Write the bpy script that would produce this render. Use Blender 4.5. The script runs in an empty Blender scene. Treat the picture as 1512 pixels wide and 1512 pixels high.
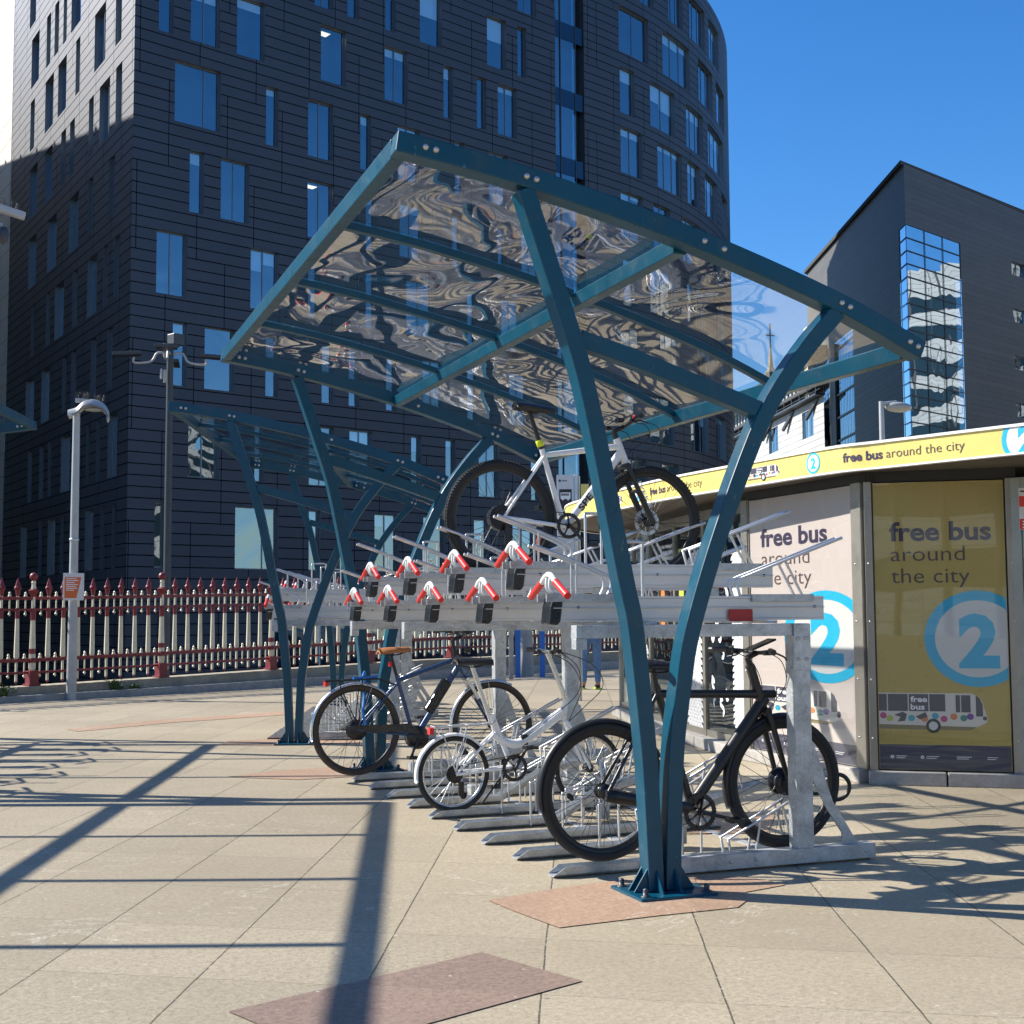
import bpy, math, random
from mathutils import Vector, Matrix
random.seed(7)
scene = bpy.context.scene
COL = scene.collection
PI = math.pi
R = math.radians

# ------------------------------------------------------------------ camera
F_PX = 1950.0; H_CAM = 1.34
def vn(a):
    l = math.sqrt(sum(x*x for x in a)); return tuple(x/l for x in a)
def dot(a, b): return sum(x*y for x, y in zip(a, b))
def cross(a, b): return (a[1]*b[2]-a[2]*b[1], a[2]*b[0]-a[0]*b[2], a[0]*b[1]-a[1]*b[0])
LV = vn((15-756, 908-756, F_PX))
upv = vn((-.006, -1, (152-.006*741)/F_PX))
upv = vn(tuple(u-l*dot(LV, upv) for u, l in zip(upv, LV)))
BV = cross(LV, upv)
if BV[0] < 0: BV = tuple(-x for x in BV)
M3 = (BV, LV, upv)
cam_loc = Vector((-2.945, -5.751, H_CAM))
cd = bpy.data.cameras.new("camera"); cam = bpy.data.objects.new("camera", cd); COL.objects.link(cam)
mw = Matrix.Identity(4)
for i in range(3):
    mw[i][0] = M3[i][0]; mw[i][1] = -M3[i][1]; mw[i][2] = -M3[i][2]
    mw[i][3] = cam_loc[i]
cam.matrix_world = mw
cd.sensor_fit = 'HORIZONTAL'; cd.sensor_width = 36; cd.lens = 36*F_PX/1512; cd.clip_end = 3000; cd.clip_start = .05
scene.camera = cam

# ------------------------------------------------------------------ world and sun
SUN = Vector((-1.0, .75, 1.0)).normalized()
elev = math.asin(SUN.z); rot = math.atan2(SUN.x, SUN.y)
w = bpy.data.worlds.new("World"); scene.world = w; w.use_nodes = True
nt = w.node_tree; nt.nodes.clear()
sky = nt.nodes.new('ShaderNodeTexSky'); sky.sky_type = 'NISHITA'; sky.sun_disc = False
sky.sun_elevation = elev; sky.sun_rotation = rot; sky.altitude = 50; sky.air_density = 1.0; sky.dust_density = .35; sky.ozone_density = 3.0
hs = nt.nodes.new('ShaderNodeHueSaturation'); hs.inputs['Saturation'].default_value = 1.32
bg = nt.nodes.new('ShaderNodeBackground'); bg.inputs[1].default_value = .088
ow = nt.nodes.new('ShaderNodeOutputWorld')
nt.links.new(sky.outputs[0], hs.inputs['Color']); tn = nt.nodes.new('ShaderNodeMix'); tn.data_type = 'RGBA'; tn.blend_type = 'MULTIPLY'; tn.inputs[0].default_value = 1; tn.inputs[7].default_value = (.88, 1.0, 1.15, 1)
nt.links.new(hs.outputs[0], tn.inputs[6]); nt.links.new(tn.outputs[2], bg.inputs[0]); nt.links.new(bg.outputs[0], ow.inputs[0])
sl = bpy.data.lights.new("sun", 'SUN'); sl.energy = 5.0; sl.angle = R(.5); sl.color = (1.0, .95, .87)
so = bpy.data.objects.new("sun", sl); COL.objects.link(so)
so.rotation_euler = SUN.to_track_quat('Z', 'Y').to_euler(); so.location = (-20, 15, 20)
vs = scene.view_settings; vs.view_transform = 'Standard'; vs.look = 'None'; vs.exposure = .95; vs.gamma = 1

# ------------------------------------------------------------------ materials
def mat(name): 
    m = bpy.data.materials.new(name); m.use_nodes = True; m.node_tree.nodes.clear(); return m
class NT:
    def __init__(s, m): s.t = m.node_tree; s.m = m
    def n(s, typ, **kw):
        nd = s.t.nodes.new(typ)
        for k, v in kw.items():
            if k in nd.inputs.keys() and not hasattr(nd, k): nd.inputs[k].default_value = v
            else:
                try: setattr(nd, k, v)
                except Exception: nd.inputs[k].default_value = v
        return nd
    def l(s, a, b): s.t.links.new(a, b)
    def math(s, op, a, b=None, c=None):
        nd = s.t.nodes.new('ShaderNodeMath'); nd.operation = op
        for i, v in enumerate((a, b, c)):
            if v is None: continue
            if isinstance(v, (int, float)): nd.inputs[i].default_value = v
            else: s.l(v, nd.inputs[i])
        return nd.outputs[0]
    def noise(s, vec, scale, detail=4, rough=.55, dist=0):
        nd = s.t.nodes.new('ShaderNodeTexNoise'); nd.inputs['Scale'].default_value = scale
        nd.inputs['Detail'].default_value = detail; nd.inputs['Roughness'].default_value = rough; nd.inputs['Distortion'].default_value = dist
        s.l(vec, nd.inputs['Vector']); return nd.outputs['Fac']
    def ramp(s, fac, stops):
        nd = s.t.nodes.new('ShaderNodeValToRGB'); cr = nd.color_ramp
        while len(cr.elements) < len(stops): cr.elements.new(.5)
        for e, (p, c) in zip(cr.elements, stops):
            e.position = p; e.color = (*c, 1) if len(c) == 3 else c
        s.l(fac, nd.inputs[0]); return nd.outputs[0]
    def mix(s, fac, a, b, typ='MIX'):
        nd = s.t.nodes.new('ShaderNodeMix'); nd.data_type = 'RGBA'; nd.blend_type = typ
        if isinstance(fac, (int, float)): nd.inputs[0].default_value = fac
        else: s.l(fac, nd.inputs[0])
        for i, v in ((6, a), (7, b)):
            if isinstance(v, tuple): nd.inputs[i].default_value = (*v, 1) if len(v) == 3 else v
            else: s.l(v, nd.inputs[i])
        return nd.outputs[2]
    def bump(s, h, strength, dist):
        nd = s.t.nodes.new('ShaderNodeBump'); nd.inputs['Strength'].default_value = strength; nd.inputs['Distance'].default_value = dist
        s.l(h, nd.inputs['Height']); return nd.outputs[0]
    def out(s, sh):
        o = s.t.nodes.new('ShaderNodeOutputMaterial'); s.l(sh, o.inputs[0])
def bsdf(N, col, rough, metal=0, normal=None, spec=None, coat=0):
    b = N.t.nodes.new('ShaderNodeBsdfPrincipled')
    for nm, v in (('Base Color', col), ('Roughness', rough), ('Metallic', metal)):
        if isinstance(v, tuple): b.inputs[nm].default_value = (*v, 1) if len(v) == 3 else v
        elif isinstance(v, (int, float)): b.inputs[nm].default_value = v
        else: N.l(v, b.inputs[nm])
    if spec is not None: b.inputs['Specular IOR Level'].default_value = spec
    if coat: b.inputs['Coat Weight'].default_value = coat; b.inputs['Coat Roughness'].default_value = .12
    if normal is not None: N.l(normal, b.inputs['Normal'])
    N.out(b.outputs[0]); return b
def simple(name, col, rough=.5, metal=0, var=.15, scale=6, bump=0, spec=None, coat=0):
    m = mat(name); N = NT(m)
    tc = N.n('ShaderNodeTexCoord').outputs['Object']
    f = N.noise(tc, scale, 5, .6); f2 = N.noise(tc, scale*7.3, 3, .6)
    ff = N.math('MULTIPLY_ADD', f2, .35, N.math('MULTIPLY', f, .65))
    lo = tuple(c*(1-var) for c in col); hi = tuple(min(1, c*(1+var)) for c in col)
    c = N.ramp(ff, [(.3, lo), (.7, hi)])
    rr = N.math('MULTIPLY_ADD', f2, .2, max(.02, rough-.1))
    nrm = N.bump(f2, bump, .004) if bump else None
    bsdf(N, c, rr, metal, nrm, spec, coat); return m
MT = {}
MT['teal'] = simple('teal_paint', (.0006, .085, .165), .32, 0, .14, 5, .03, .3)
def make_teal():
    m = mat('teal_paint'); N = NT(m); pos = N.n('ShaderNodeTexCoord').outputs['Object']
    mp = N.n('ShaderNodeMapping'); mp.inputs['Scale'].default_value = (1, 1, .35); N.l(pos, mp.inputs[0])
    a = N.noise(pos, 2.2, 4, .6); b = N.noise(mp.outputs[0], 34, 5, .7); c_ = N.noise(pos, 9, 5, .65, .5)
    c = N.ramp(a, [(.3, (.0006, .050, .088)), (.7, (.0008, .066, .112))])
    wear = N.math('MULTIPLY', N.math('GREATER_THAN', b, .66), N.math('GREATER_THAN', c_, .52))
    c = N.mix(N.math('MULTIPLY', wear, .45), c, (.10, .24, .30))
    dirt = N.ramp(c_, [(.52, (0, 0, 0)), (.75, (1, 1, 1))]); c = N.mix(N.math('MULTIPLY', dirt, .30), c, (.06, .075, .075))
    bsdf(N, c, N.math('MULTIPLY_ADD', c_, .35, .16), 0, N.bump(c_, .08, .004), .35); return m
MT['teal'] = make_teal()
MT['galv'] = simple('galvanised_steel', (.43, .45, .46), .46, .5, .42, 11, .3)
MT['tray'] = simple('brushed_aluminium', (.60, .59, .57), .42, .3, .07, 3, .05)
MT['rod'] = simple('zinc_rod', (.55, .56, .57), .38, .65, .12, 20)
MT['capblk'] = simple('black_plastic', (.012, .013, .015), .25, 0, .2, 9)
MT['redgrip'] = simple('red_rubber', (.62, .025, .02), .38, 0, .1, 9)
MT['whiteplastic'] = simple('white_plastic', (.72, .72, .70), .4, 0, .06, 9)
MT['redsign'] = simple('red_plate', (.42, .012, .012), .4, 0, .08, 5)
MT['bolt'] = simple('bolt_steel', (.55, .52, .48), .35, .6, .2, 60)
MT['tyre'] = simple('tyre_rubber', (.018, .018, .019), .75, 0, .3, 40, .3)
MT['tyrebrown'] = simple('tyre_rubber_brown_wall', (.055, .042, .03), .75, 0, .3, 40, .3)
MT['black'] = simple('satin_black', (.014, .014, .015), .38, 0, .25, 12)
MT['gloss'] = simple('dark_metal', (.03, .03, .032), .3, .5, .3, 12)
MT['chrome'] = simple('polished_alloy', (.62, .62, .61), .25, .85, .1, 12)
MT['blue'] = simple('blue_frame_paint', (.012, .045, .13), .28, .1, .15, 8, 0, .5, .4)
MT['white'] = simple('white_frame_paint', (.78, .78, .77), .3, 0, .08, 8, 0, .5, .3)
MT['brown'] = simple('tan_leather', (.36, .14, .045), .5, 0, .15, 20)
MT['redlamp'] = simple('red_reflector', (.6, .02, .02), .2, 0, .1, 30)
MT['hivis'] = simple('hi_vis_band', (.65, .75, .02), .5, 0, .08, 20)
MT['oxblood'] = simple('oxblood_paint', (.19, .018, .022), .42, 0, .22, 9, .2)
MT['cream'] = simple('cream_paint', (.66, .59, .42), .45, 0, .16, 9, .2)
MT['stonewall'] = simple('weathered_stone', (.30, .26, .19), .85, 0, .35, 3, .6)
MT['granite'] = simple('grey_granite_kerb', (.33, .31, .28), .8, 0, .3, 8, .5)
MT['lamp'] = simple('lamp_grey_paint', (.40, .40, .385), .4, .2, .12, 6)
MT['lampdark'] = simple('dark_post_paint', (.045, .05, .055), .45, .1, .2, 6)
MT['glasslamp'] = simple('lamp_lens', (.35, .34, .30), .2, 0, .1, 20)
MT['orange'] = simple('orange_notice', (.62, .13, .03), .45, 0, .05, 9)
MT['notice'] = simple('notice_board', (.62, .60, .58), .5, 0, .05, 9)
MT['textwhite'] = simple('white_lettering', (.8, .8, .8), .5, 0, .02, 9)
MT['textdark'] = simple('purple_black_lettering', (.032, .022, .055), .45, 0, .05, 9)
MT['textbrown'] = simple('brown_lettering', (.085, .055, .05), .45, 0, .05, 9)
MT['cyan'] = simple('cyan_print', (.012, .40, .62), .4, 0, .04, 4)
MT['yellow'] = simple('yellow_fascia', (.66, .55, .15), .4, 0, .05, 2)
MT['fwhite'] = simple('white_fascia_edge', (.75, .74, .70), .4, 0, .05, 2)
MT['soffit'] = simple('kiosk_soffit', (.13, .11, .085), .7, 0, .15, 2)
MT['frame'] = simple('anodised_frame', (.30, .28, .24), .38, .6, .15, 3)
MT['framedark'] = simple('dark_frame_gap', (.03, .03, .03), .5, 0, .2, 3)
MT['pwhite'] = simple('pale_print', (.54, .47, .43), .35, 0, .03, 1.5)
MT['pyellow'] = simple('mustard_print', (.46, .34, .085), .3, 0, .04, 1.5)
MT['pgrey'] = simple('grey_print_disc', (.60, .60, .58), .35, 0, .03, 1.5)
MT['purple'] = simple('purple_band_print', (.06, .055, .085), .35, 0, .08, 2)
MT['buswhite'] = simple('bus_print_white', (.66, .62, .55), .35, 0, .04, 2)
for k, c in dict(m1=(.45, .03, .18), m2=(.02, .33, .45), m3=(.16, .035, .3), m4=(.6, .2, .06), m5=(.02, .22, .18), m6=(.42, .5, .08)).items():
    MT[k] = simple('bus_motif_'+{'m1':'magenta','m2':'turquoise','m3':'violet','m4':'orange','m5':'green','m6':'lime'}[k], c, .35, 0, .05, 9)
MT['jeans'] = simple('denim', (.10, .19, .36), .9, 0, .3, 25, .3)
MT['darkcloth'] = simple('dark_jacket', (.02, .022, .03), .85, 0, .3, 20)
MT['skin'] = simple('skin', (.45, .24, .16), .6, 0, .08, 20)
MT['hair'] = simple('brown_hair', (.05, .03, .018), .7, 0, .3, 60)
MT['lime'] = simple('lime_sole', (.45, .6, .05), .6, 0, .1, 20)
MT['bluepaint'] = simple('bright_blue_paint', (.01, .14, .48), .4, 0, .15, 5)
MT['concrete'] = simple('concrete', (.34, .33, .30), .85, 0, .25, 5, .4)
MT['leaf'] = simple('weed_leaf', (.05, .10, .02), .6, 0, .5, 40)
MT['metalsign'] = simple('steel_sign', (.55, .55, .56), .4, .3, .06, 3)
MT['lit'] = None

# pavement: speckled slabs, skewed joints, stains
def make_pave(name, base, joints=True):
    m = mat(name); N = NT(m)
    pos = N.n('ShaderNodeTexCoord').outputs['Object']
    sp = N.n('ShaderNodeSeparateXYZ'); N.l(pos, sp.inputs[0]); X, Y = sp.outputs[0], sp.outputs[1]
    n1 = N.noise(pos, .45, 5, .6); n2 = N.noise(pos, 3.2, 6, .65); n3 = N.noise(pos, 85, 3, .7); n4 = N.noise(pos, 240, 2, .7); n5 = N.noise(pos, 22, 4, .7)
    wob = N.math('MULTIPLY', N.math('SUBTRACT', n2, .5), .012)
    a = N.math('ADD', N.math('ADD', N.math('MULTIPLY', X, .917), N.math('MULTIPLY', Y, -.4)), 1.176)
    a = N.math('ADD', a, wob)
    b = N.math('ADD', N.math('ADD', N.math('MULTIPLY', X, .522), N.math('MULTIPLY', Y, .853)), .20+7.8)
    b = N.math('ADD', b, wob)
    ca = N.math('FLOOR', N.math('DIVIDE', a, .637)); cb = N.math('FLOOR', N.math('DIVIDE', b, .78))
    cv = N.n('ShaderNodeCombineXYZ'); N.l(ca, cv.inputs[0]); N.l(cb, cv.inputs[1])
    wn = N.n('ShaderNodeTexWhiteNoise', noise_dimensions='3D'); N.l(cv.outputs[0], wn.inputs['Vector'])
    fa = N.math('PINGPONG', a, .3185); fb = N.math('PINGPONG', b, .39)
    spk = N.math('ADD', N.math('MULTIPLY', n3, .5), N.math('MULTIPLY', n4, .5))
    n6 = N.noise(pos, 38, 4, .75)
    spk = N.math('ADD', N.math('MULTIPLY', spk, .6), N.math('MULTIPLY', n6, .4))
    c = N.ramp(spk, [(.40, tuple(x*.55 for x in base)), (.5, base), (.60, tuple(min(1, x*1.32) for x in base))])
    c = N.mix(N.ramp(n1, [(.35, (0, 0, 0)), (.7, (1, 1, 1))]), c, N.mix(.55, c, (base[0]*.72, base[1]*.70, base[2]*.66)))
    c = N.mix(N.ramp(n2, [(.45, (0, 0, 0)), (.75, (.6, .6, .6))]), c, N.mix(.5, c, (base[0]*.62, base[1]*.60, base[2]*.56)))
    var = N.math('MULTIPLY_ADD', wn.outputs['Value'], .16, .92)
    c = N.mix(1.0, c, (1, 1, 1)) if False else c
    mul = N.n('ShaderNodeCombineColor'); N.l(var, mul.inputs[0]); N.l(var, mul.inputs[1]); N.l(N.math('MULTIPLY', var, .985), mul.inputs[2])
    c = N.mix(1.0, c, mul.outputs[0], 'MULTIPLY')
    # small pale scuffs and dark gum spots
    vo = N.n('ShaderNodeTexVoronoi'); vo.inputs['Scale'].default_value = 3.1; N.l(pos, vo.inputs['Vector'])
    gum = N.math('LESS_THAN', N.math('ADD', vo.outputs['Distance'], N.math('MULTIPLY', n5, .05)), .065)
    pick = N.math('GREATER_THAN', n1, .5)
    c = N.mix(N.math('MULTIPLY', gum, .55), c, N.mix(pick, (.46, .42, .36), (.07, .055, .045)))
    cr = N.noise(pos, 1.3, 7, .62, 1.6); ln_ = N.math('LESS_THAN', N.math('ABSOLUTE', N.math('SUBTRACT', cr, .5)), .0028)
    gate = N.math('GREATER_THAN', N.noise(pos, .9, 2, .5), .57); c = N.mix(N.math('MULTIPLY', N.math('MULTIPLY', ln_, gate), N.math('MULTIPLY', n5, 1.1)), c, (.62, .58, .50))
    v2_ = N.n('ShaderNodeTexVoronoi'); v2_.inputs['Scale'].default_value = 7.3; N.l(pos, v2_.inputs['Vector'])
    fl_k = N.math('LESS_THAN', N.math('ADD', v2_.outputs['Distance'], N.math('MULTIPLY', n6, .10)), .105); c = N.mix(N.math('MULTIPLY', fl_k, .5), c, (.60, .56, .48))
    hgt = N.math('MULTIPLY', n3, .25)
    if joints:
        ja = N.math('LESS_THAN', fa, .0034); jb = N.math('LESS_THAN', fb, .0022)
        gap = N.math('GREATER_THAN', n5, .42)
        jj = N.math('MAXIMUM', N.math('MULTIPLY', ja, N.math('MULTIPLY_ADD', gap, .6, .25)), N.math('MULTIPLY', jb, N.math('MULTIPLY_ADD', gap, .4, .15)))
        jc = N.mix(N.ramp(n2, [(.5, (0, 0, 0)), (.6, (1, 1, 1))]), (.035, .028, .018), (.05, .055, .02))
        c = N.mix(jj, c, jc)
        hgt = N.math('SUBTRACT', hgt, jj)
    nb = N.bump(hgt, .5, .004)
    bsdf(N, c, N.math('MULTIPLY_ADD', n2, .2, .48), 0, nb, .55); return m
MT['pave'] = make_pave('pavement_slabs', (.355, .300, .212))
MT['patch'] = make_pave('red_sandstone_patch', (.37, .245, .165), False)
MT['patch2'] = make_pave('brown_slab', (.25, .175, .135), False)
MT['street'] = simple('asphalt', (.05, .05, .05), .9, 0, .3, 2, .3)

# roof sheet: clear, wavy, reflecting
def make_sheet():
    m = mat('clear_polycarbonate'); N = NT(m)
    pos = N.n('ShaderNodeTexCoord').outputs['Object']
    mp = N.n('ShaderNodeMapping'); mp.inputs['Scale'].default_value = (1.25, .5, 1); N.l(pos, mp.inputs[0])
    h = N.noise(mp.outputs[0], .95, .8, .4, 1.3); h2 = N.noise(mp.outputs[0], 3.2, 0, .5, .8)
    hh = N.math('MULTIPLY_ADD', h2, .07, h)
    nb = N.bump(hh, 1.0, .06)
    gl = N.n('ShaderNodeBsdfGlossy'); gl.inputs['Roughness'].default_value = .02; gl.inputs['Color'].default_value = (1, 1, 1, 1); N.l(nb, gl.inputs['Normal'])
    tr = N.n('ShaderNodeBsdfTransparent'); tr.inputs[0].default_value = (.97, .97, .97, 1)
    lw = N.n('ShaderNodeLayerWeight'); lw.inputs['Blend'].default_value = .5
    fac = N.math('MINIMUM', N.math('MULTIPLY_ADD', N.math('POWER', lw.outputs['Facing'], 3.0), 1.10, .04), .8)
    mx = N.n('ShaderNodeMixShader'); N.l(fac, mx.inputs[0]); N.l(tr.outputs[0], mx.inputs[1]); N.l(gl.outputs[0], mx.inputs[2])
    N.out(mx.outputs[0]); return m
MT['sheet'] = make_sheet()

# facade cladding (UV in metres)
def make_clad(name, col, ch=.4775, cw=2.8, metal=.5, rough=.42, gcol=(.004, .004, .005), gw=.042, voff=.0, vert=True, stagger=True, coat=0):
    m = mat(name); N = NT(m)
    uv = N.n('ShaderNodeUVMap').outputs[0]
    sp = N.n('ShaderNodeSeparateXYZ'); N.l(uv, sp.inputs[0]); U, V = sp.outputs[0], sp.outputs[1]
    v0 = N.math('ADD', V, voff)
    row = N.math('FLOOR', N.math('DIVIDE', v0, ch))
    fl = N.math('FLOOR', N.math('DIVIDE', v0, ch*8))
    g1 = N.math('LESS_THAN', N.math('FLOORED_MODULO', v0, ch), gw)
    us = N.math('ADD', U, N.math('MULTIPLY', fl, 1.37)) if stagger else U
    g = g1
    if vert:
        g2 = N.math('LESS_THAN', N.math('FLOORED_MODULO', us, cw), gw*.8)
        g = N.math('MAXIMUM', g1, g2)
    colx = N.math('FLOOR', N.math('DIVIDE', us, cw))
    cv = N.n('ShaderNodeCombineXYZ'); N.l(row, cv.inputs[0]); N.l(colx, cv.inputs[1])
    wn = N.n('ShaderNodeTexWhiteNoise', noise_dimensions='3D'); N.l(cv.outputs[0], wn.inputs['Vector'])
    ns = N.noise(uv, .35, 5, .6); n2 = N.noise(uv, 7, 3, .6)
    k = N.math('ADD', N.math('MULTIPLY_ADD', wn.outputs['Value'], .14, .86), N.math('MULTIPLY', N.math('SUBTRACT', ns, .5), .35))
    cc = N.n('ShaderNodeCombineColor'); [N.l(k, cc.inputs[i]) for i in range(3)]
    c = N.mix(1, col, cc.outputs[0], 'MULTIPLY')
    c = N.mix(g, c, gcol)
    nb = N.bump(N.math('SUBTRACT', N.math('MULTIPLY', n2, .04), g), .6, .02)
    b = bsdf(N, c, N.math('MULTIPLY_ADD', n2, .12, rough-.06), N.math('MULTIPLY', N.math('SUBTRACT', 1, g), metal), nb, .5)
    N.l(N.math('MULTIPLY', N.math('SUBTRACT', 1, g), .5), b.inputs['Specular IOR Level'])
    if coat: N.l(N.math('MULTIPLY', N.math('SUBTRACT', 1, g), coat), b.inputs['Coat Weight']); b.inputs['Coat Roughness'].default_value = .62; b.inputs['Coat IOR'].default_value = 1.9
    return m
MT['clad'] = make_clad('dark_cladding', (.036, .040, .054), metal=.8, rough=.60, coat=.5, voff=-3.28+.4775*20)
MT['clad2'] = make_clad('charcoal_render', (.105, .103, .098), ch=.42, cw=50, metal=.0, rough=.6, gcol=(.09, .09, .088), gw=.014, vert=False)
MT['clad3'] = make_clad('white_cladding', (.50, .50, .48), ch=.62, cw=3.0, metal=0, rough=.5, gcol=(.10, .10, .10), gw=.04)
MT['clad4'] = make_clad('cream_cladding', (.66, .63, .56), ch=1.3, cw=3.0, metal=0, rough=.6, gcol=(.3, .28, .25), gw=.04)
def make_glass(name, tint, gfac, wav, wsc=.35):
    m = mat(name); N = NT(m)
    pos = N.n('ShaderNodeTexCoord').outputs['Object']
    h = N.noise(pos, wsc, 2, .4, .5)
    nb = N.bump(h, 1.0, wav)
    gl = N.n('ShaderNodeBsdfGlossy'); gl.inputs['Roughness'].default_value = .01; gl.inputs['Color'].default_value = (.8, .92, 1, 1); N.l(nb, gl.inputs['Normal'])
    tr = N.n('ShaderNodeBsdfTransparent'); tr.inputs[0].default_value = (*tint, 1)
    lw = N.n('ShaderNodeLayerWeight'); lw.inputs['Blend'].default_value = .5
    fac = N.math('MINIMUM', N.math('MULTIPLY_ADD', N.math('POWER', lw.outputs['Facing'], 4.0), .9, gfac), .95)
    mx = N.n('ShaderNodeMixShader'); N.l(fac, mx.inputs[0]); N.l(tr.outputs[0], mx.inputs[1]); N.l(gl.outputs[0], mx.inputs[2])
    N.out(mx.outputs[0]); return m
MT['glass'] = make_glass('window_glass', (.62, .78, .88), .24, .035, .35)
MT['glasscw'] = make_glass('curtain_wall_glass', (.25, .42, .55), .55, .10, .16)
MT['shopglass'] = make_glass('shop_glass', (.75, .8, .8), .12, .01, 1)
MT['room'] = simple('dim_interior', (.018, .04, .085), .8, 0, .4, .6)  # dark blue stands in for the shade of unlit rooms behind glass
MT['blind'] = simple('roller_blind', (.72, .78, .80), .7, 0, .06, 1)
MT['wframe'] = simple('window_frame', (.16, .18, .20), .35, .6, .1, 2)
MT['wlight'] = simple('window_frame_light', (.42, .47, .50), .35, .5, .1, 2)
def emis(name, col, s):
    m = mat(name); N = NT(m); e = N.n('ShaderNodeEmission'); e.inputs[0].default_value = (*col, 1); e.inputs[1].default_value = s; N.out(e.outputs[0]); return m
MT['lit'] = emis('lit_ceiling_lamp', (1, .82, .55), 1.1)

# ------------------------------------------------------------------ mesh helpers
def V3(*a): return Vector(a)
class MB:
    def __init__(s): s.v = []; s.f = []; s.sm = []; s.uv = None
    def add(s, vs_, fs_, smooth=False):
        o = len(s.v); s.v += [tuple(x) for x in vs_]
        for f in fs_: s.f.append(tuple(i+o for i in f)); s.sm.append(smooth)
    def box(s, c, d, rot=None):
        hx, hy, hz = d[0]/2, d[1]/2, d[2]/2
        vs_ = [Vector((x, y, z)) for x in (-hx, hx) for y in (-hy, hy) for z in (-hz, hz)]
        if rot is not None: vs_ = [rot @ q for q in vs_]
        c = Vector(c); vs_ = [q+c for q in vs_]
        s.add(vs_, [(0, 1, 3, 2), (4, 6, 7, 5), (0, 4, 5, 1), (2, 3, 7, 6), (0, 2, 6, 4), (1, 5, 7, 3)]); return s
    def bb(s, x0, x1, y0, y1, z0, z1): return s.box(((x0+x1)/2, (y0+y1)/2, (z0+z1)/2), (x1-x0, y1-y0, z1-z0))
    def bar(s, p0, p1, wd, ht, up=(0, 0, 1)):
        p0 = Vector(p0); p1 = Vector(p1); d = (p1-p0); L = d.length; d.normalize()
        sd = d.cross(Vector(up)).normalized(); u2 = sd.cross(d)
        m = Matrix((d, sd, u2)).transposed()
        return s.box((p0+p1)/2, (L, wd, ht), m)
    def tube(s, pts, r, n=8, r2=None, caps=True, closed=False):
        pts = [Vector(p) for p in pts]; N_ = len(pts)
        rr = [r+(r2-r)*i/(N_-1) if r2 is not None else r for i in range(N_)] if not isinstance(r, (list, tuple)) else r
        tan = []
        for i in range(N_):
            if closed: t = pts[(i+1) % N_]-pts[i-1]
            elif i == 0: t = pts[1]-pts[0]
            elif i == N_-1: t = pts[-1]-pts[-2]
            else: t = (pts[i+1]-pts[i]).normalized()+(pts[i]-pts[i-1]).normalized()
            tan.append(t.normalized())
        a = Vector((0, 0, 1)) if abs(tan[0].z) < .9 else Vector((1, 0, 0))
        nx = tan[0].cross(a).normalized(); vs_ = []
        for i in range(N_):
            nx = (nx-tan[i]*nx.dot(tan[i])).normalized(); ny = tan[i].cross(nx)
            for k in range(n):
                an = 2*PI*k/n; vs_.append(pts[i]+(nx*math.cos(an)+ny*math.sin(an))*rr[i])
        fs_ = []
        for i in range(N_-1 if not closed else N_):
            j = (i+1) % N_
            for k in range(n): fs_.append((i*n+k, i*n+(k+1) % n, j*n+(k+1) % n, j*n+k))
        s.add(vs_, fs_, True)
        if caps and not closed:
            s.add(vs_[:n], [tuple(reversed(range(n)))]); s.add(vs_[-n:], [tuple(range(n))])
        return s
    def lathe(s, c, prof, axis=(0, 0, 1), n=24, smooth=True, a0=0, a1=2*PI):
        c = Vector(c); ax = Vector(axis).normalized(); t = Vector((1, 0, 0)) if abs(ax.x) < .9 else Vector((0, 1, 0))
        e1 = (t-ax*t.dot(ax)).normalized(); e2 = ax.cross(e1); full = abs(a1-a0-2*PI) < 1e-6
        m = n if full else n+1; vs_ = []
        for (r, h) in prof:
            for k in range(m):
                an = a0+(a1-a0)*k/n; vs_.append(c+ax*h+(e1*math.cos(an)+e2*math.sin(an))*r)
        fs_ = []
        for i in range(len(prof)-1):
            for k in range(n):
                k2 = (k+1) % m; fs_.append((i*m+k, i*m+k2, (i+1)*m+k2, (i+1)*m+k))
        s.add(vs_, fs_, smooth); return s
    def sphere(s, c, r, n=12, sc=(1, 1, 1)):
        prof = [(max(1e-4, math.sin(PI*i/n)*r), -math.cos(PI*i/n)*r) for i in range(n+1)]
        o = len(s.v); s.lathe((0, 0, 0), prof, (0, 0, 1), n*2)
        for i in range(o, len(s.v)):
            q = s.v[i]; s.v[i] = (q[0]*sc[0]+c[0], q[1]*sc[1]+c[1], q[2]*sc[2]+c[2])
        return s
    def torus(s, c, Rr, r, axis=(0, 1, 0), n=48, k=8, a0=0, a1=2*PI, flat=1.0):
        prof = [(Rr+r*math.cos(2*PI*i/k), flat*r*math.sin(2*PI*i/k)) for i in range(k+1)]
        return s.lathe(c, prof, axis, n, True, a0, a1)
    def prism(s, poly, o, ax, ay, th):
        o = Vector(o); ax = Vector(ax); ay = Vector(ay); az = ax.cross(ay).normalized()*th/2; n = len(poly)
        A = [o+ax*p[0]+ay*p[1]-az for p in poly]; B = [o+ax*p[0]+ay*p[1]+az for p in poly]
        s.add(A+B, [tuple(reversed(range(n))), tuple(range(n, 2*n))]+[(i, (i+1) % n, n+(i+1) % n, n+i) for i in range(n)]); return s
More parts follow.
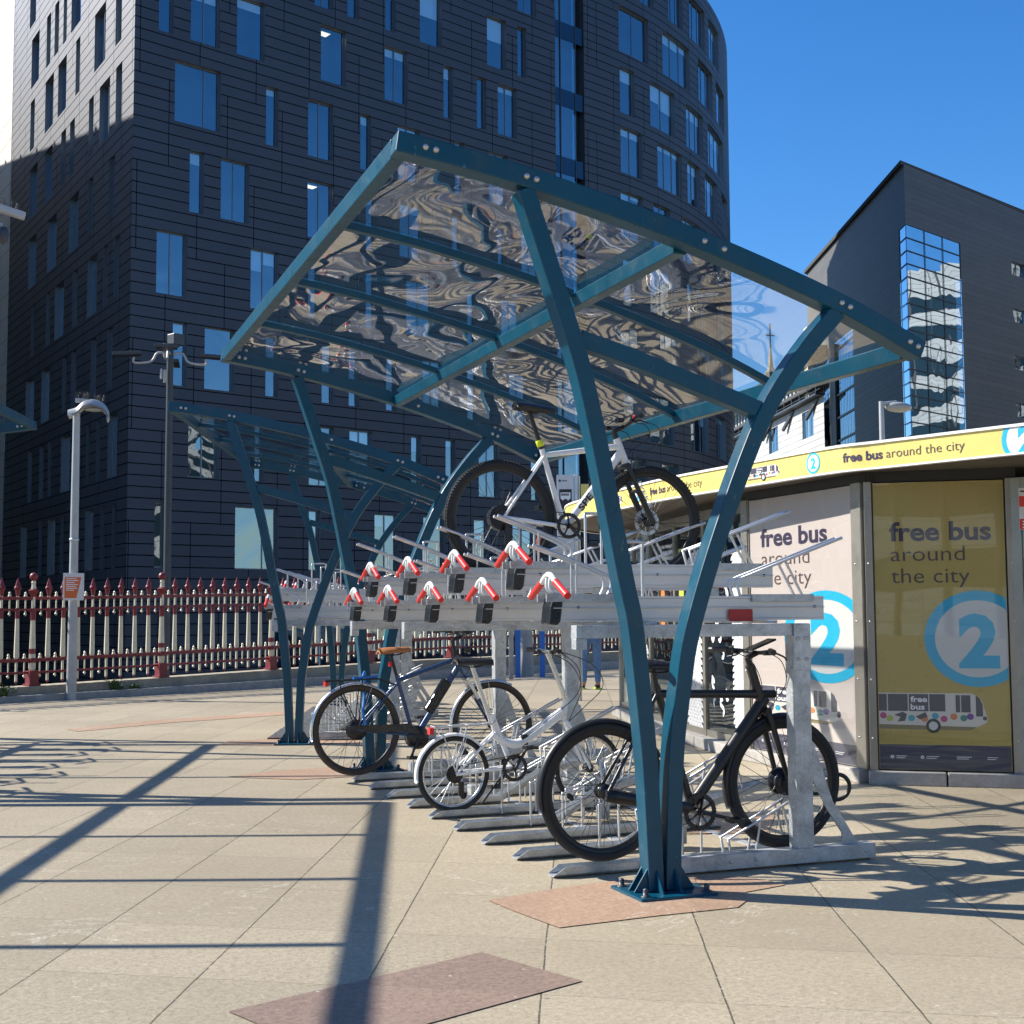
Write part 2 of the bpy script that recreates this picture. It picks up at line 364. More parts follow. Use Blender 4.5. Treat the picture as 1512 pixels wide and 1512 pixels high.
    def sweep(s, pts, wd, y0, y1):
        """rectangular section swept along an (x,z) curve, between y0 and y1"""
        n = len(pts); A = []
        for i, (x, z) in enumerate(pts):
            a = pts[max(0, i-1)]; b = pts[min(n-1, i+1)]; tx, tz = b[0]-a[0], b[1]-a[1]; l = math.hypot(tx, tz); nx, nz = -tz/l, tx/l
            w2 = (wd[i] if isinstance(wd, (list, tuple)) else wd)/2
            A += [(x+nx*w2, y0, z+nz*w2), (x-nx*w2, y0, z-nz*w2), (x-nx*w2, y1, z-nz*w2), (x+nx*w2, y1, z+nz*w2)]
        fs_ = [(3, 2, 1, 0), tuple(4*(n-1)+k for k in range(4))]
        for i in range(n-1):
            for k in range(4): fs_.append((4*i+k, 4*i+(k+1) % 4, 4*i+4+(k+1) % 4, 4*i+4+k))
        s.add(A, fs_); return s
    def mapped(s, fn): s.v = [tuple(fn(*q)) for q in s.v]; return s
    def build(s, name, m, parent=None, bevel=0, uvs=None):
        me = bpy.data.meshes.new(name); me.from_pydata(s.v, [], s.f); me.validate(clean_customdata=False)
        if len(me.polygons) == len(s.sm): me.polygons.foreach_set('use_smooth', s.sm)
        me.materials.append(MT[m] if isinstance(m, str) else m)
        if uvs:
            ul = me.uv_layers.new(name='UVMap')
            for lp in me.loops: ul.data[lp.index].uv = uvs[lp.vertex_index]
        me.update()
        o = bpy.data.objects.new(name, me); COL.objects.link(o)
        if parent is not None: o.parent = parent
        if bevel:
            b = o.modifiers.new('bevel', 'BEVEL'); b.width = bevel; b.segments = 2; b.limit_method = 'ANGLE'; b.angle_limit = R(50)
        return o
def build2(name, parts, parent):
    tot = MB(); mi = []
    for i, (mb, m) in enumerate(parts): tot.add(mb.v, mb.f); mi += [i]*len(mb.f)
    tot.sm = [q for mb, m in parts for q in mb.sm]
    o = tot.build(name, parts[0][1], parent)
    for mb, m in parts[1:]: o.data.materials.append(MT[m])
    if len(o.data.polygons) == len(mi): o.data.polygons.foreach_set('material_index', mi)
    return o
def smooth_curve(pts, n=6):
    out = []; P = list(pts)
    for i in range(len(P)-1):
        p0 = P[max(0, i-1)]; p1 = P[i]; p2 = P[i+1]; p3 = P[min(len(P)-1, i+2)]
        for k in range(n):
            t = k/n
            out.append(tuple(.5*((2*b)+(-a+c)*t+(2*a-5*b+4*c-d)*t*t+(-a+3*b-3*c+d)*t**3) for a, b, c, d in zip(p0, p1, p2, p3)))
    out.append(tuple(P[-1])); return out
def empty(name, loc=(0, 0, 0), rz=0):
    o = bpy.data.objects.new(name, None); COL.objects.link(o); o.location = loc; o.rotation_euler = (0, 0, rz); o.empty_display_size = .1; return o
def tag(o, label, cat, group=None):
    o['label'] = label; o['category'] = cat
    if group: o['group'] = group
    return o
def structure(o, kind='structure'): o['kind'] = kind; return o
def children(o): return [c for c in bpy.data.objects if c.parent is o]
def copy_tree(o, parent=None):
    kids = children(o); c = o.copy(); COL.objects.link(c); c.parent = parent
    for k in kids: copy_tree(k, c)
    return c

# lettering as flat mesh data in (s, t)
def letters(body, width=None, height=1.0, bold=0.0):
    cu = bpy.data.curves.new('t', 'FONT'); cu.body = body; cu.size = 1; cu.offset = bold; cu.resolution_u = 3
    ob = bpy.data.objects.new('t', cu); COL.objects.link(ob)
    bpy.context.view_layer.update()
    me = bpy.data.meshes.new_from_object(ob.evaluated_get(bpy.context.evaluated_depsgraph_get()))
    vs_ = [tuple(q.co) for q in me.vertices]; fs_ = [tuple(p.vertices) for p in me.polygons]
    bpy.data.objects.remove(ob); bpy.data.curves.remove(cu); bpy.data.meshes.remove(me)
    if not vs_: return [], []
    x0 = min(q[0] for q in vs_); x1 = max(q[0] for q in vs_)
    sx = (width/(x1-x0)) if width else height/.72
    return [((q[0]-x0)*sx, q[1]*height/.72) for q in vs_], fs_
def art(mapfn, items):
    """items: ('t', body, s, t, width, height, bold) or ('p', [(s,t)...]); returns MB mapped with an outward offset"""
    mb = MB()
    for it in items:
        off = it[-1]
        if it[0] == 't':
            v_, f_ = letters(it[1], it[4], it[5], it[6])
            mb.add([mapfn(it[2]+a, it[3]+b, off) for a, b in v_], f_)
        else:
            mb.add([mapfn(a, b, off) for a, b in it[1]], [tuple(range(len(it[1])))] if it[0] == 'p' else it[2])
    return mb
def circ(cx, cy, r, n=28, ry=None):
    ry = ry or r; return [(cx+r*math.cos(2*PI*i/n), cy+ry*math.sin(2*PI*i/n)) for i in range(n)]
def ring(cx, cy, r0, r1, n=40, k=1.0, a0=0, a1=2*PI):
    v_ = []; f_ = []
    for i in range(n+1):
        a = a0+(a1-a0)*i/n; v_ += [(cx+r0*math.cos(a), cy+r0*k*math.sin(a)), (cx+r1*math.cos(a), cy+r1*k*math.sin(a))]
    for i in range(n): f_.append((2*i, 2*i+1, 2*i+3, 2*i+2))
    return v_, f_
def rect(a, b, c, d): return [(a, b), (c, b), (c, d), (a, d)]

# ================================================================== SETTING
K = [(-40, -2), (-14, 10.6), (-6, 14.4), (-2.6, 16.15), (-.56, 17.1), (1.5, 18.2), (5.0, 19.9), (9.4, 21.9), (16, 25), (60, 46)]
g = MB(); pts = [(x, y, 0) for x, y in K]
ring_pts = pts + [(160, 40, 0), (160, -120, 0), (-160, -120, 0), (-160, -2, 0)]
cen = Vector((0, -6, 0))
g.add(ring_pts, [tuple(reversed(range(len(ring_pts))))])
structure(g.build('pavement', 'pave'))
g = MB(); g.add([(-900, -900, -4.0), (900, -900, -4.0), (900, 900, -4.0), (-900, 900, -4.0)], [(0, 1, 2, 3)]); structure(g.build('lower_ground', 'street'))
def patch(name, poly, z, m):
    b = MB(); n = len(poly); b.add([(x, y, z) for x, y in poly], [tuple(range(n))])
    # orient upwards
    ar = sum(poly[i][0]*poly[(i+1) % n][1]-poly[(i+1) % n][0]*poly[i][1] for i in range(n))
    if ar < 0: b.f = [tuple(reversed(b.f[0]))]
    return structure(b.build(name, m))
patch('paving_patch', [(-.84, .15), (-.38, .29), (.05, .34), (.42, .30), (.60, .06), (.62, -.08), (.36, -.15), (.28, -.30), (.158, -.42), (-.25, -.43), (-.74, -.47), (-.80, -.14)], .004, 'patch')
patch('paving_patch', [(-1.25, 5.35), (-.82, 5.62), (.2, 5.75), (.3, 5.0), (-.2, 4.95), (-.75, 4.93)], .004, 'patch')
patch('paving_patch', [(-.95, 8.05), (-.75, 8.45), (.5, 8.6), (.9, 7.7), (-.4, 7.75)], .004, 'patch')
patch('paving_patch', [(-2.3, 10.7), (-1.2, 11.6), (1.2, 12.6), (1.35, 12.1), (-1.0, 11.15), (-2.2, 10.3)], .004, 'patch')
patch('paving_patch', [(.72, 1.5), (1.35, 1.25), (1.8, 1.9), (1.1, 2.4)], .004, 'patch')
patch('paving_slab', [(-2.23, -1.14), (-1.18, -.73), (-.975, -1.25), (-2.02, -1.67)], .004, 'patch2')

# low retaining wall under the railing
def offpath(path, off):
    out = []
    for i, p in enumerate(path):
        a = Vector(path[max(0, i-1)]); b = Vector(path[min(len(path)-1, i+1)]); d = (b-a).normalized()
        out.append((p[0]-d.y*off, p[1]+d.x*off))
    return out
KF = K[1:-1]
def zwall(x): return .19+max(0, min(1, (x+2.6)/8.3))*.17
def strip(name, path, o0, o1, z0, zf, m, parent=None):
    a = offpath(path, o0); b = offpath(path, o1); mb = MB()
    for i in range(len(path)-1):
        za, zb_ = zf(path[i][0]), zf(path[i+1][0])
        v_ = [(*a[i], z0), (*a[i+1], z0), (*b[i+1], z0), (*b[i], z0), (*a[i], za), (*a[i+1], zb_), (*b[i+1], zb_), (*b[i], za)]
        mb.add(v_, [(4, 5, 6, 7), (0, 1, 5, 4), (2, 3, 7, 6), (0, 3, 2, 1)]+([(0, 4, 7, 3)] if i == 0 else [])+([(1, 2, 6, 5)] if i == len(path)-2 else []))
    return mb.build(name, m, parent)
wl = empty('low_stone_wall', (-2.6, 16.3, 0)); tag(wl, 'low weathered stone wall that carries the red and cream railing', 'wall')
for nm, o0, o1, zf, m in (('kerb_course', .0, .22, lambda x: zwall(x)*.5, 'granite'), ('coping', .22, .62, lambda x: zwall(x)+.03, 'stonewall')):
    q = strip(nm, KF, o0, o1, -.02, zf, m); q.parent = wl; q.matrix_parent_inverse = Matrix.Translation(wl.location).inverted()
# retaining face down to the lower street
q = strip('retaining_face', KF, .6215, .75, -4.0, lambda x: 0.0, 'stonewall'); q.parent = wl; q.matrix_parent_inverse = Matrix.Translation(wl.location).inverted()

# ================================================================== RAILING
fence = empty('iron_railing', (-2.6, 16.5, .22))
tag(fence, 'ornate cast iron railing painted cream and dark red with ball topped posts', 'railing')
FO = Vector(fence.location)
posts = [(-6.85, 14.35), (-4.72, 15.45), (-2.605, 16.54), (-.525, 17.50), (1.556, 18.63), (3.68, 19.65), (5.67, 20.59), (7.8, 21.55), (9.9, 22.55), (12.1, 23.55), (14.3, 24.6)]
def fz(x): return .226+max(0, min(1, (x+2.6)/8.3))*.18
def oct_(mb, c, prof, n=8): mb.lathe(c, prof, (0, 0, 1), n, False)
mp_c = MB(); oct_(mp_c, (0, 0, 0), [(.045, .24), (.055, .27), (.058, .40), (.052, .42), (.052, .54), (.036, 1.04), (.03, 1.05), (.03, 1.20), (.03, 1.22), (.03, 1.40), (.03, 1.46), (.045, 1.5), (.03, 1.60), (.04, 1.62), (.024, 1.66)])
mp_r = MB(); mp_r.bb(-.10, .10, -.10, .10, 0, .03); mp_r.bb(-.075, .075, -.075, .075, .03, .235)
oct_(mp_r, (0, 0, 0), [(.066, .36), (.07, .40), (.056, .435)]); oct_(mp_r, (0, 0, 0), [(.0535, .50), (.0545, .58)]); oct_(mp_r, (0, 0, 0), [(.044, 1.03), (.044, 1.15), (.055, 1.18), (.05, 1.215)])
oct_(mp_r, (0, 0, 0), [(.035, 1.40), (.055, 1.44), (.088, 1.50), (.03, 1.53)]); mp_r.sphere((0, 0, 1.715), .066, 8)
mk_c = MB(); oct_(mk_c, (0, 0, 0), [(.0, .05), (.022, .07), (.022, .2)], 6); oct_(mk_c, (0, 0, 0), [(.02, .22), (.02, .38)], 6)
oct_(mk_c, (0, 0, 0), [(.026, .42), (.041, .45), (.030, 1.06)]); oct_(mk_c, (0, 0, 0), [(.02, 1.22), (.02, 1.36)], 6); oct_(mk_c, (0, 0, 0), [(.03, 1.385), (.02, 1.42)], 6)
mk_r = MB(); oct_(mk_r, (0, 0, 0), [(.0, .035), (.026, .065), (.018, .085)], 6); oct_(mk_r, (0, 0, 0), [(.036, .385), (.03, .43)], 8); oct_(mk_r, (0, 0, 0), [(.03, .19), (.03, .225)], 6)
oct_(mk_r, (0, 0, 0), [(.031, 1.055), (.033, 1.16), (.04, 1.19), (.03, 1.22)], 8)
oct_(mk_r, (0, 0, 0), [(.022, 1.40), (.040, 1.50), (.058, 1.53), (.053, 1.545), (.04, 1.565), (.034, 1.60), (.001, 1.70)], 8)
proto_post = None; proto_pick = None; npick = 0; extra = MB()
for i, (x, y) in enumerate(posts):
    z = fz(x)
    if proto_post is None:
        a = build2('post', [(mp_c, 'cream'), (mp_r, 'oxblood')], fence); proto_post = a
    else:
        a = proto_post.copy(); COL.objects.link(a)
    a.location = Vector((x, y, z))-FO; a.rotation_euler = (0, 0, R(27))
for i in range(len(posts)-1):
    A = Vector((*posts[i], fz(posts[i][0]))); B_ = Vector((*posts[i+1], fz(posts[i+1][0]))); n = 8
    rl = MB(); drs = [MB(), MB()]
    for h, s_ in ((1.375, .05), (1.195, .032), (.40, .05), (.205, .032)): rl.bar(A-FO+V3(0, 0, h), B_-FO+V3(0, 0, h), .02+s_*.5, s_)
    for k in range(n+1):
        t = (k+.5)/(n+1); c = A.lerp(B_, t)-FO
        for zz, dr in ((1.09, drs[0]), (.12, drs[1])):
            oct_(dr, c+V3(0, 0, zz), [(.001, 0), (.026, .035), (.012, .05), (.012, .27), (.012, .30), (.03, .312), (.022, .335), (.016, .345), (.022, .365), (.001, .39)], 6)
    rl.build('rail_set', 'oxblood', fence); [dr.build('dart_row', 'cream', fence) for dr in drs]
    for k in range(n):
        c = A.lerp(B_, (k+1)/(n+1))-FO; npick += 1
        if proto_pick is None:
            a = build2('picket', [(mk_c, 'cream'), (mk_r, 'oxblood')], fence); proto_pick = a
        else:
            a = proto_pick.copy(); COL.objects.link(a)
        a.location = c
# weeds at the foot of the railing
def weed(x, y, z, n, r, h, label):
    mb = MB()
    for i in range(n):
        a = random.uniform(0, 2*PI); d = random.uniform(.0, r); t = random.uniform(.3, 1); hh = h*random.uniform(.4, 1)
        base = V3(math.cos(a)*d*.4, math.sin(a)*d*.4, 0); tip = V3(math.cos(a)*d*1.3, math.sin(a)*d*1.3, hh)
        sd = V3(-math.sin(a), math.cos(a), 0)*.012; mid = (base+tip)/2+V3(0, 0, hh*.25)
        mb.add([base, mid+sd, tip, mid-sd], [(0, 1, 2, 3)])
        for j in range(3):
            q = mid.lerp(tip, random.random()); a2 = random.uniform(0, 6.28); s_ = .022*random.uniform(.6, 1.4)
            mb.add([q, q+V3(math.cos(a2)*s_, math.sin(a2)*s_, .008), q+V3(math.cos(a2+.6)*s_*1.7, math.sin(a2+.6)*s_*1.7, .02), q+V3(math.cos(a2+1.2)*s_, math.sin(a2+1.2)*s_, .008)], [(0, 1, 2, 3)])
    o = mb.build('weed', 'leaf'); o.location = (x, y, z); tag(o, label, 'weed'); return o
weed(-1.32, 16.98, .05, 60, .22, .24, 'small green weed on the wall foot just right of the signed street lamp')
weed(-1.0, 17.1, .05, 36, .16, .16, 'low green weed tuft growing between the lamp and the second ball post')
weed(-3.02, 16.1, .06, 50, .2, .22, 'dry weed growing at the left edge under the railing')

# ================================================================== CYCLE SHELTERS
RP = smooth_curve([(-1.335, 3.497), (-.741, 3.407), (.139, 3.207), (1.002, 2.945), (1.56, 2.712)], 6)
LA = smooth_curve([(-.060, .018), (-.062, .103), (-.076, .425), (-.092, .699), (-.150, 1.251), (-.205, 1.516), (-.38, 2.37), (-.513, 2.80), (-.700, 3.345)], 5)
RA = smooth_curve([(.030, .018), (.032, .095), (.044, .418), (.060, .693), (.100, .969), (.155, 1.248), (.325, 1.735), (.575, 2.30), (.83, 2.66), (1.04, 2.885)], 5)
TIE = smooth_curve([(-.42, 2.645), (-.094, 2.555), (.276, 2.44), (.62, 2.33)], 4)
def raft_z(x):
    for a, b in zip(RP, RP[1:]):
        if a[0] <= x <= b[0]: return a[1]+(b[1]-a[1])*(x-a[0])/(b[0]-a[0])
    return RP[0][1] if x < RP[0][0] else RP[-1][1]
def shelter(loc, rz, length, bays, label):
    t = empty('cycle_shelter', loc, rz); tag(t, label, 'cycle shelter', 'cycle shelters in a row on the plaza')
    for y in (0, length):
        MB().sweep(LA, [.078+.012*i/(len(LA)-1) for i in range(len(LA))], y-.05, y+.05).build('curved_arm', 'teal', t, .006)
        MB().sweep(RA, [.078+.012*i/(len(RA)-1) for i in range(len(RA))], y-.05, y+.05).build('curved_arm', 'teal', t, .006)
        MB().sweep(TIE, .085, y-.04, y+.04).build('tie_beam', 'teal', t, .005)
        ra = MB().sweep(RP, .10, y-.055, y+.055).build('rafter', 'teal', t, .006)
        b = MB()
        s_ = -1 if y == 0 else 1
        for s_ in (-1, 1):
            for x in (-1.20, -1.15, -.70, -.65, .25, .36, 1.05, 1.10, 1.47, 1.52):
                z = raft_z(x); b.lathe((x, y+s_*.055, z), [(.0001, .014), (.012, .012), (.015, .004), (.015, 0)], (0, s_, 0), 10)
        b.build('bolt', 'bolt', ra)
        bp = MB().bb(-.20, .20, y-.17, y+.17, 0, .018)
        for sx, px in ((-1, -.10), (1, .075)):
            for yy in (y-.03, y+.03):
                bp.prism([(px, .018), (px+sx*.075, .018), (px, .13)] if sx > 0 else [(px, .018), (px, .13), (px+sx*.075, .018)], (0, yy, 0), (1, 0, 0), (0, 0, 1), .010)
        for yy, sy in ((y-.052, -1), (y+.052, 1)):
            for px in (-.06, .035):
                bp.prism([(0, .018), (.07, .018), (0, .12)], (px, yy, 0), (0, sy, 0), (0, 0, 1), .010)
        p = bp.build('base_plate', 'teal', t, .003)
        bb = MB()
        for bx in (-.16, .16):
            for by in (-.13, .13):
                bb.lathe((bx, y+by, .018), [(.024, 0), (.024, .004), (.0135, .004), (.0135, .03), (.011, .036), (.0001, .04)], (0, 0, 1), 10)
        bb.build('anchor_bolt', 'lampdark', p)
    e0, e1 = .055, length-.055
    MB().bar((-1.30, e0, 3.492), (-1.30, e1, 3.492), .07, .095).build('eave_beam', 'teal', t, .005)
    MB().bar((1.525, e0, 2.728), (1.525, e1, 2.728), .07, .095).build('eave_beam', 'teal', t, .005)
    MB().bar((.17, e0, 3.175), (.17, e1, 3.175), .075, .085).build('centre_beam', 'teal', t, .005)
    for k in range(1, bays):
        y = length*k/bays
        for a, b in ((-1.265, .13), (.21, 1.49)):
            cv = [(a+(b-a)*i/8, raft_z(a+(b-a)*i/8)+.008) for i in range(9)]
            MB().sweep(cv, .042, y-.026, y+.026).build('glazing_bar', 'teal', t, .003)
            c2 = [(a, raft_z(a)+.02), (b, raft_z(b)+.02)]
    for k in range(bays):
        y0 = length*k/bays+(.056 if k == 0 else .002); y1 = length*(k+1)/bays-(.056 if k == bays-1 else .002)
        cv = [(-1.26+2.75*i/40, raft_z(-1.26+2.75*i/40)+.034) for i in range(41)]
        mb = MB(); ny = 14; v_ = []
        for (x, z) in cv:
            for j in range(ny+1):
                yy = y0+(y1-y0)*j/ny; v_.append((x, yy, z-.012*math.sin(PI*j/ny)))
        f_ = [(i*(ny+1)+j, (i+1)*(ny+1)+j, (i+1)*(ny+1)+j+1, i*(ny+1)+j+1) for i in range(40) for j in range(ny)]
        mb.add(v_, f_, True); mb.build('roof_sheet', 'sheet', t)
    return t
shelter((0, 0, 0), 0, 5.317, 4, 'nearest teal curved cycle shelter with clear roof, standing over the parked bikes')
shelter((-.17, 7.88, 0), -R(18), 5.317, 4, 'second teal cycle shelter beyond the first, in front of the railing')
BA = R(180)-R(16.4)
shelter((-4.0, 10.5, 0), BA, 4.07, 3, 'teal cycle shelter at the left edge, only its roof corner showing')
shelter((-5.20, 6.40, 0), BA, 5.317, 4, 'teal cycle shelter off to the left whose shadow crosses the foreground paving')

# ================================================================== TWO-TIER RACKS
def rod(mb, pts, r=.0085): return mb.tube(pts, r, 8)
def guide(mb, x0, z0, x1, z1, bx, zt, y, w_=.045, n=5):
    for s_ in (-w_, w_): pass
def build_upper_tray(y, high, parent):
    zb, zt = (1.475, 1.605) if high else (1.288, 1.418)
    y = y
    H = zt-zb
    mb = MB()   # channel
    mb.bb(-.36, 1.262, -.05, .05, 0, .012)
    for s_ in (-1, 1):
        mb.bb(-.36, 1.262, s_*.05-.003*s_-.003, s_*.05-.003*s_+.003, .012, H-.012)
        mb.bb(-.36, 1.262, min(s_*.05, s_*.062), max(s_*.05, s_*.062), H*.52, H*.56)
        mb.bb(-.36, 1.262, min(s_*.034, s_*.054), max(s_*.034, s_*.054), H-.012, H)
    mb.bb(-.36, 1.262, -.034, .034, H*.45, H*.48)
    o = mb.build('upper_tray', 'tray', parent, .003); o.location = (0, y, zb)
    b = MB()
    for x in (-.22, .5, 1.2): b.lathe((x, -.0535, H*.55), [(.0001, .006), (.007, .005), (.008, 0)], (0, -1, 0), 8)
    b.build('screw', 'gloss', o)
    cp = MB().prism([(-.385, -.012), (-.335, -.018), (-.318, .004), (-.30, H+.01), (-.352, H+.012), (-.375, H*.6)], (0, 0, 0), (1, 0, 0), (0, 0, 1), .118)
    cp.build('end_cap', 'capblk', o, .008)
    # handle
    hd = MB()
    ap = smooth_curve([(-.36, -.105, H+.062), (-.36, -.05, H+.098), (-.36, 0, H+.112), (-.36, .05, H+.098), (-.36, .105, H+.062)], 5)
    hd.tube(ap, .015, 10)
    for s_ in (-.022, .022): hd.tube(smooth_curve([(-.36, s_, H+.10), (-.365, s_, H+.05), (-.34, s_, H+.02), (-.27, s_, H+.008)], 5), .008, 8)
    h = hd.build('handle', 'whiteplastic', o)
    for s_ in (-1, 1):
        MB().tube([(-.36, s_*.09, H+.073), (-.36, s_*.245, H+.0)], .019, 12).build('grip', 'redgrip', o)
    # front bracket and rods
    fr = MB()
    fr.bb(-.40, -.0, -.066, -.0565, H-.028, H+.012); fr.bb(-.40, -.0, .0565, .066, H-.028, H+.012)
    f = fr.build('bracket', 'galv', o)
    rd = MB()
    for s_ in (-1, 1):
        yy = s_*.045
        rd.tube(smooth_curve([(-.05, yy, H+.004), (-.03, yy, H+.05), (-.035, yy, H+.09), (-.09, yy*.95, H+.125), (-.28, yy*.8, H+.20), (-.46, yy*.7, H+.262)], 5), .009, 8)
        rd.tube([(-.22, s_*.03, H+.002), (-.22, s_*.034, H+.18)], .006, 6)
    # middle hoop
    for hx in (.0,): 
        rd.tube(smooth_curve([(.20, .052, H), (.20, .05, H+.25), (.195, .03, H+.285), (.10, -.0, H+.287), (.06, -.03, H+.28), (.055, -.05, H+.25), (.055, -.052, H)], 4), .0085, 8)
    rd.build('wheel_guide', 'rod', o)
    # rear bracket and rising rods
    rb = MB(); rb.bb(.80, 1.19, -.066, -.0565, H-.03, H+.01); rb.bb(.80, 1.19, .0565, .066, H-.03, H+.01); q = rb.build('bracket', 'galv', o)
    rr = MB()
    for s_ in (-1, 1):
        yy = s_*.04
        rr.tube([(.74, yy, H+.0), (.715, yy, H+.085), (1.40, yy*.9, H+.325)], .009, 8)
        rr.tube([(1.13, yy, H+.005), (1.03, yy, H+.185)], .008, 8)
    rr.build('wheel_guide', 'rod', o)
    return o
def build_lower_trough(y, inclined, parent):
    prof = [(-.05, .055), (-.046, .018), (-.03, .006), (.03, .006), (.046, .018), (.05, .055), (.046, .055), (.041, .02), (.028, .011), (-.028, .011), (-.041, .02), (-.046, .055)]
    path = [(-.36, 0), (-.30, 0), (.45, .0), (1.18, .0)] if not inclined else [(-.36, 0), (-.30, 0), (.30, 0), (.62, .16), (1.2, .30)]
    mb = MB(); n = len(prof); v_ = []
    for i, (x, z) in enumerate(path):
        for (py, pz) in prof:
            zz = pz if i else min(pz, .016)
            v_.append((x+(pz*.0), py*(1 if i else .9), z+zz))
    f_ = [(i*n+k, (i+1)*n+k, (i+1)*n+(k+1) % n, i*n+(k+1) % n) for i in range(len(path)-1) for k in range(n)]
    f_ += [tuple(reversed(range(n))), tuple((len(path)-1)*n+k for k in range(n))]
    mb.add(v_, f_); o = mb.build('lower_trough', 'galv', parent, .0015); o.location = (0, y, 0)
    rd = MB(); za = .0 if not inclined else 0
    for x, hh in ((.12, .27), (.36, .22)):
        rd.tube(smooth_curve([(x, -.055, .012), (x, -.053, hh-.02), (x+.01, -.04, hh), (x+.09, .0, hh+.005), (x+.16, .04, hh), (x+.17, .053, hh-.02), (x+.17, .055, .012)], 4), .007, 6)
    dz = 0 if not inclined else .24
    for s_ in (-1, 1):
        rd.tube([(.66, s_*.04, .03+dz*.7), (.64, s_*.04, .13+dz), (1.22, s_*.036, .40+dz)], .008, 6)
        rd.tube([(1.05, s_*.04, .02+dz), (.98, s_*.04, .28+dz)], .007, 6)
        rd.tube([(.80, s_*.04, .02+dz), (.84, s_*.04, .22+dz)], .007, 6)
    rd.build('wheel_guide', 'rod', o)
    if inclined:
        MB().bb(.60, .68, -.02, .02, .02, .15).build('support_foot', 'galv', o, .002)
    return o
YT = [.536+.516*k for k in range(9)]
def rack(loc, rz, label, frames=(.36, 3.45, 5.0)):
    t = empty('two_tier_bike_rack', loc, rz); tag(t, label, 'bike rack', 'two tier bike racks under the shelters')
    for y in frames:
        fb = MB().bb(.20, 1.44, -.045, .045, .012, .088).bb(.955, 1.055, -.0425, .0425, .088, 1.2045).bb(-.30, 1.06, -.035, .035, 1.205, 1.270)
        fb.bb(-.3, -.24, -.03, .03, 1.15, 1.2045).bb(.9545, 1.058, -.0475, -.0427, 1.02, 1.268)
        fr = fb.build('end_frame', 'galv', t, .004); fr.location = (0, y, 0)
        gp = MB().prism([(1.0555, .64), (1.085, .64), (1.13, .52), (1.20, .32), (1.30, .17), (1.35, .088), (1.265, .088), (1.255, .15), (1.17, .27), (1.0555, .48)], (0, 0, 0), (1, 0, 0), (0, 0, 1), .012)
        gp.build('gusset', 'galv', fr)
        b = MB()
        for x, z in ((.98, 1.19), (1.03, 1.19), (.98, 1.08), (1.03, 1.08), (.55, .05), (.7, .05), (1.38, .05)): b.lathe((x, -.048 if z > .5 else -.0455, z), [(.0001, .007), (.009, .006), (.010, 0)], (0, -1, 0), 8)
        b.build('bolt', 'bolt', fr)
    ye = YT[-1]+.3
    for x in (.16, .88): MB().bb(x-.03, x+.03, .40, ye, 1.2715, 1.2865).build('tray_bearer', 'galv', t, .002)
    for x in (.42, 1.06): MB().bb(x-.03, x+.03, .41, ye, .0, .005).build('floor_strip', 'galv', t)
    up = {}; lo = {}
    for k, y in enumerate(YT):
        hi = k % 2 == 1
        if hi not in up: up[hi] = build_upper_tray(y, hi, t); lo[hi] = build_lower_trough(y, hi, t)
        else:
            a = copy_tree(up[hi], t); a.location.y = y; b = copy_tree(lo[hi], t); b.location.y = y
        if hi:
            MB().bb(.13, .19, y-.03, y+.03, 1.2868, 1.474).bb(.85, .91, y-.03, y+.03, 1.2868, 1.474).build('riser', 'galv', t, .003)
    for k, y in enumerate(YT):
        x0 = -.26; br = MB()
        br.prism([(x0, 1.285), (.20, 1.285), (.20, 1.24), (.02, 1.225), (-.10, 1.255)], (0, y, 0), (1, 0, 0), (0, 0, 1), .06)
        br.build('tray_bracket', 'galv', t)
    rs = MB().bb(.655, .80, YT[0]-.0685, YT[0]-.0625, 1.283, 1.347); rs.build('red_marker_plate', 'redsign', t, .003)
    return t
rack((0, 0, 0), 0, 'galvanised two tier bike rack holding four bikes under the nearest shelter')
rk2 = rack((-.17, 7.88, 0), -R(18), 'galvanised two tier bike rack standing empty under the second shelter')
Lp = Vector((math.sin(R(16.4)), math.cos(R(16.4)), 0)); Bp_ = Vector((math.cos(R(16.4)), -math.sin(R(16.4)), 0))
def rack_copy(loc, rz, label):
    c = copy_tree(rk2); c.location = loc; c.rotation_euler = (0, 0, rz); c['label'] = label; return c
rack_copy(Vector((-4.0, 10.5, 0))+Bp_*.35-Lp*.0, BA, 'empty two tier bike rack left of the view under the cut off shelter')
rack_copy(Vector((-5.20, 6.40, 0))+Bp_*.2, BA, 'empty two tier bike rack left of the view whose shadow falls on the near paving')

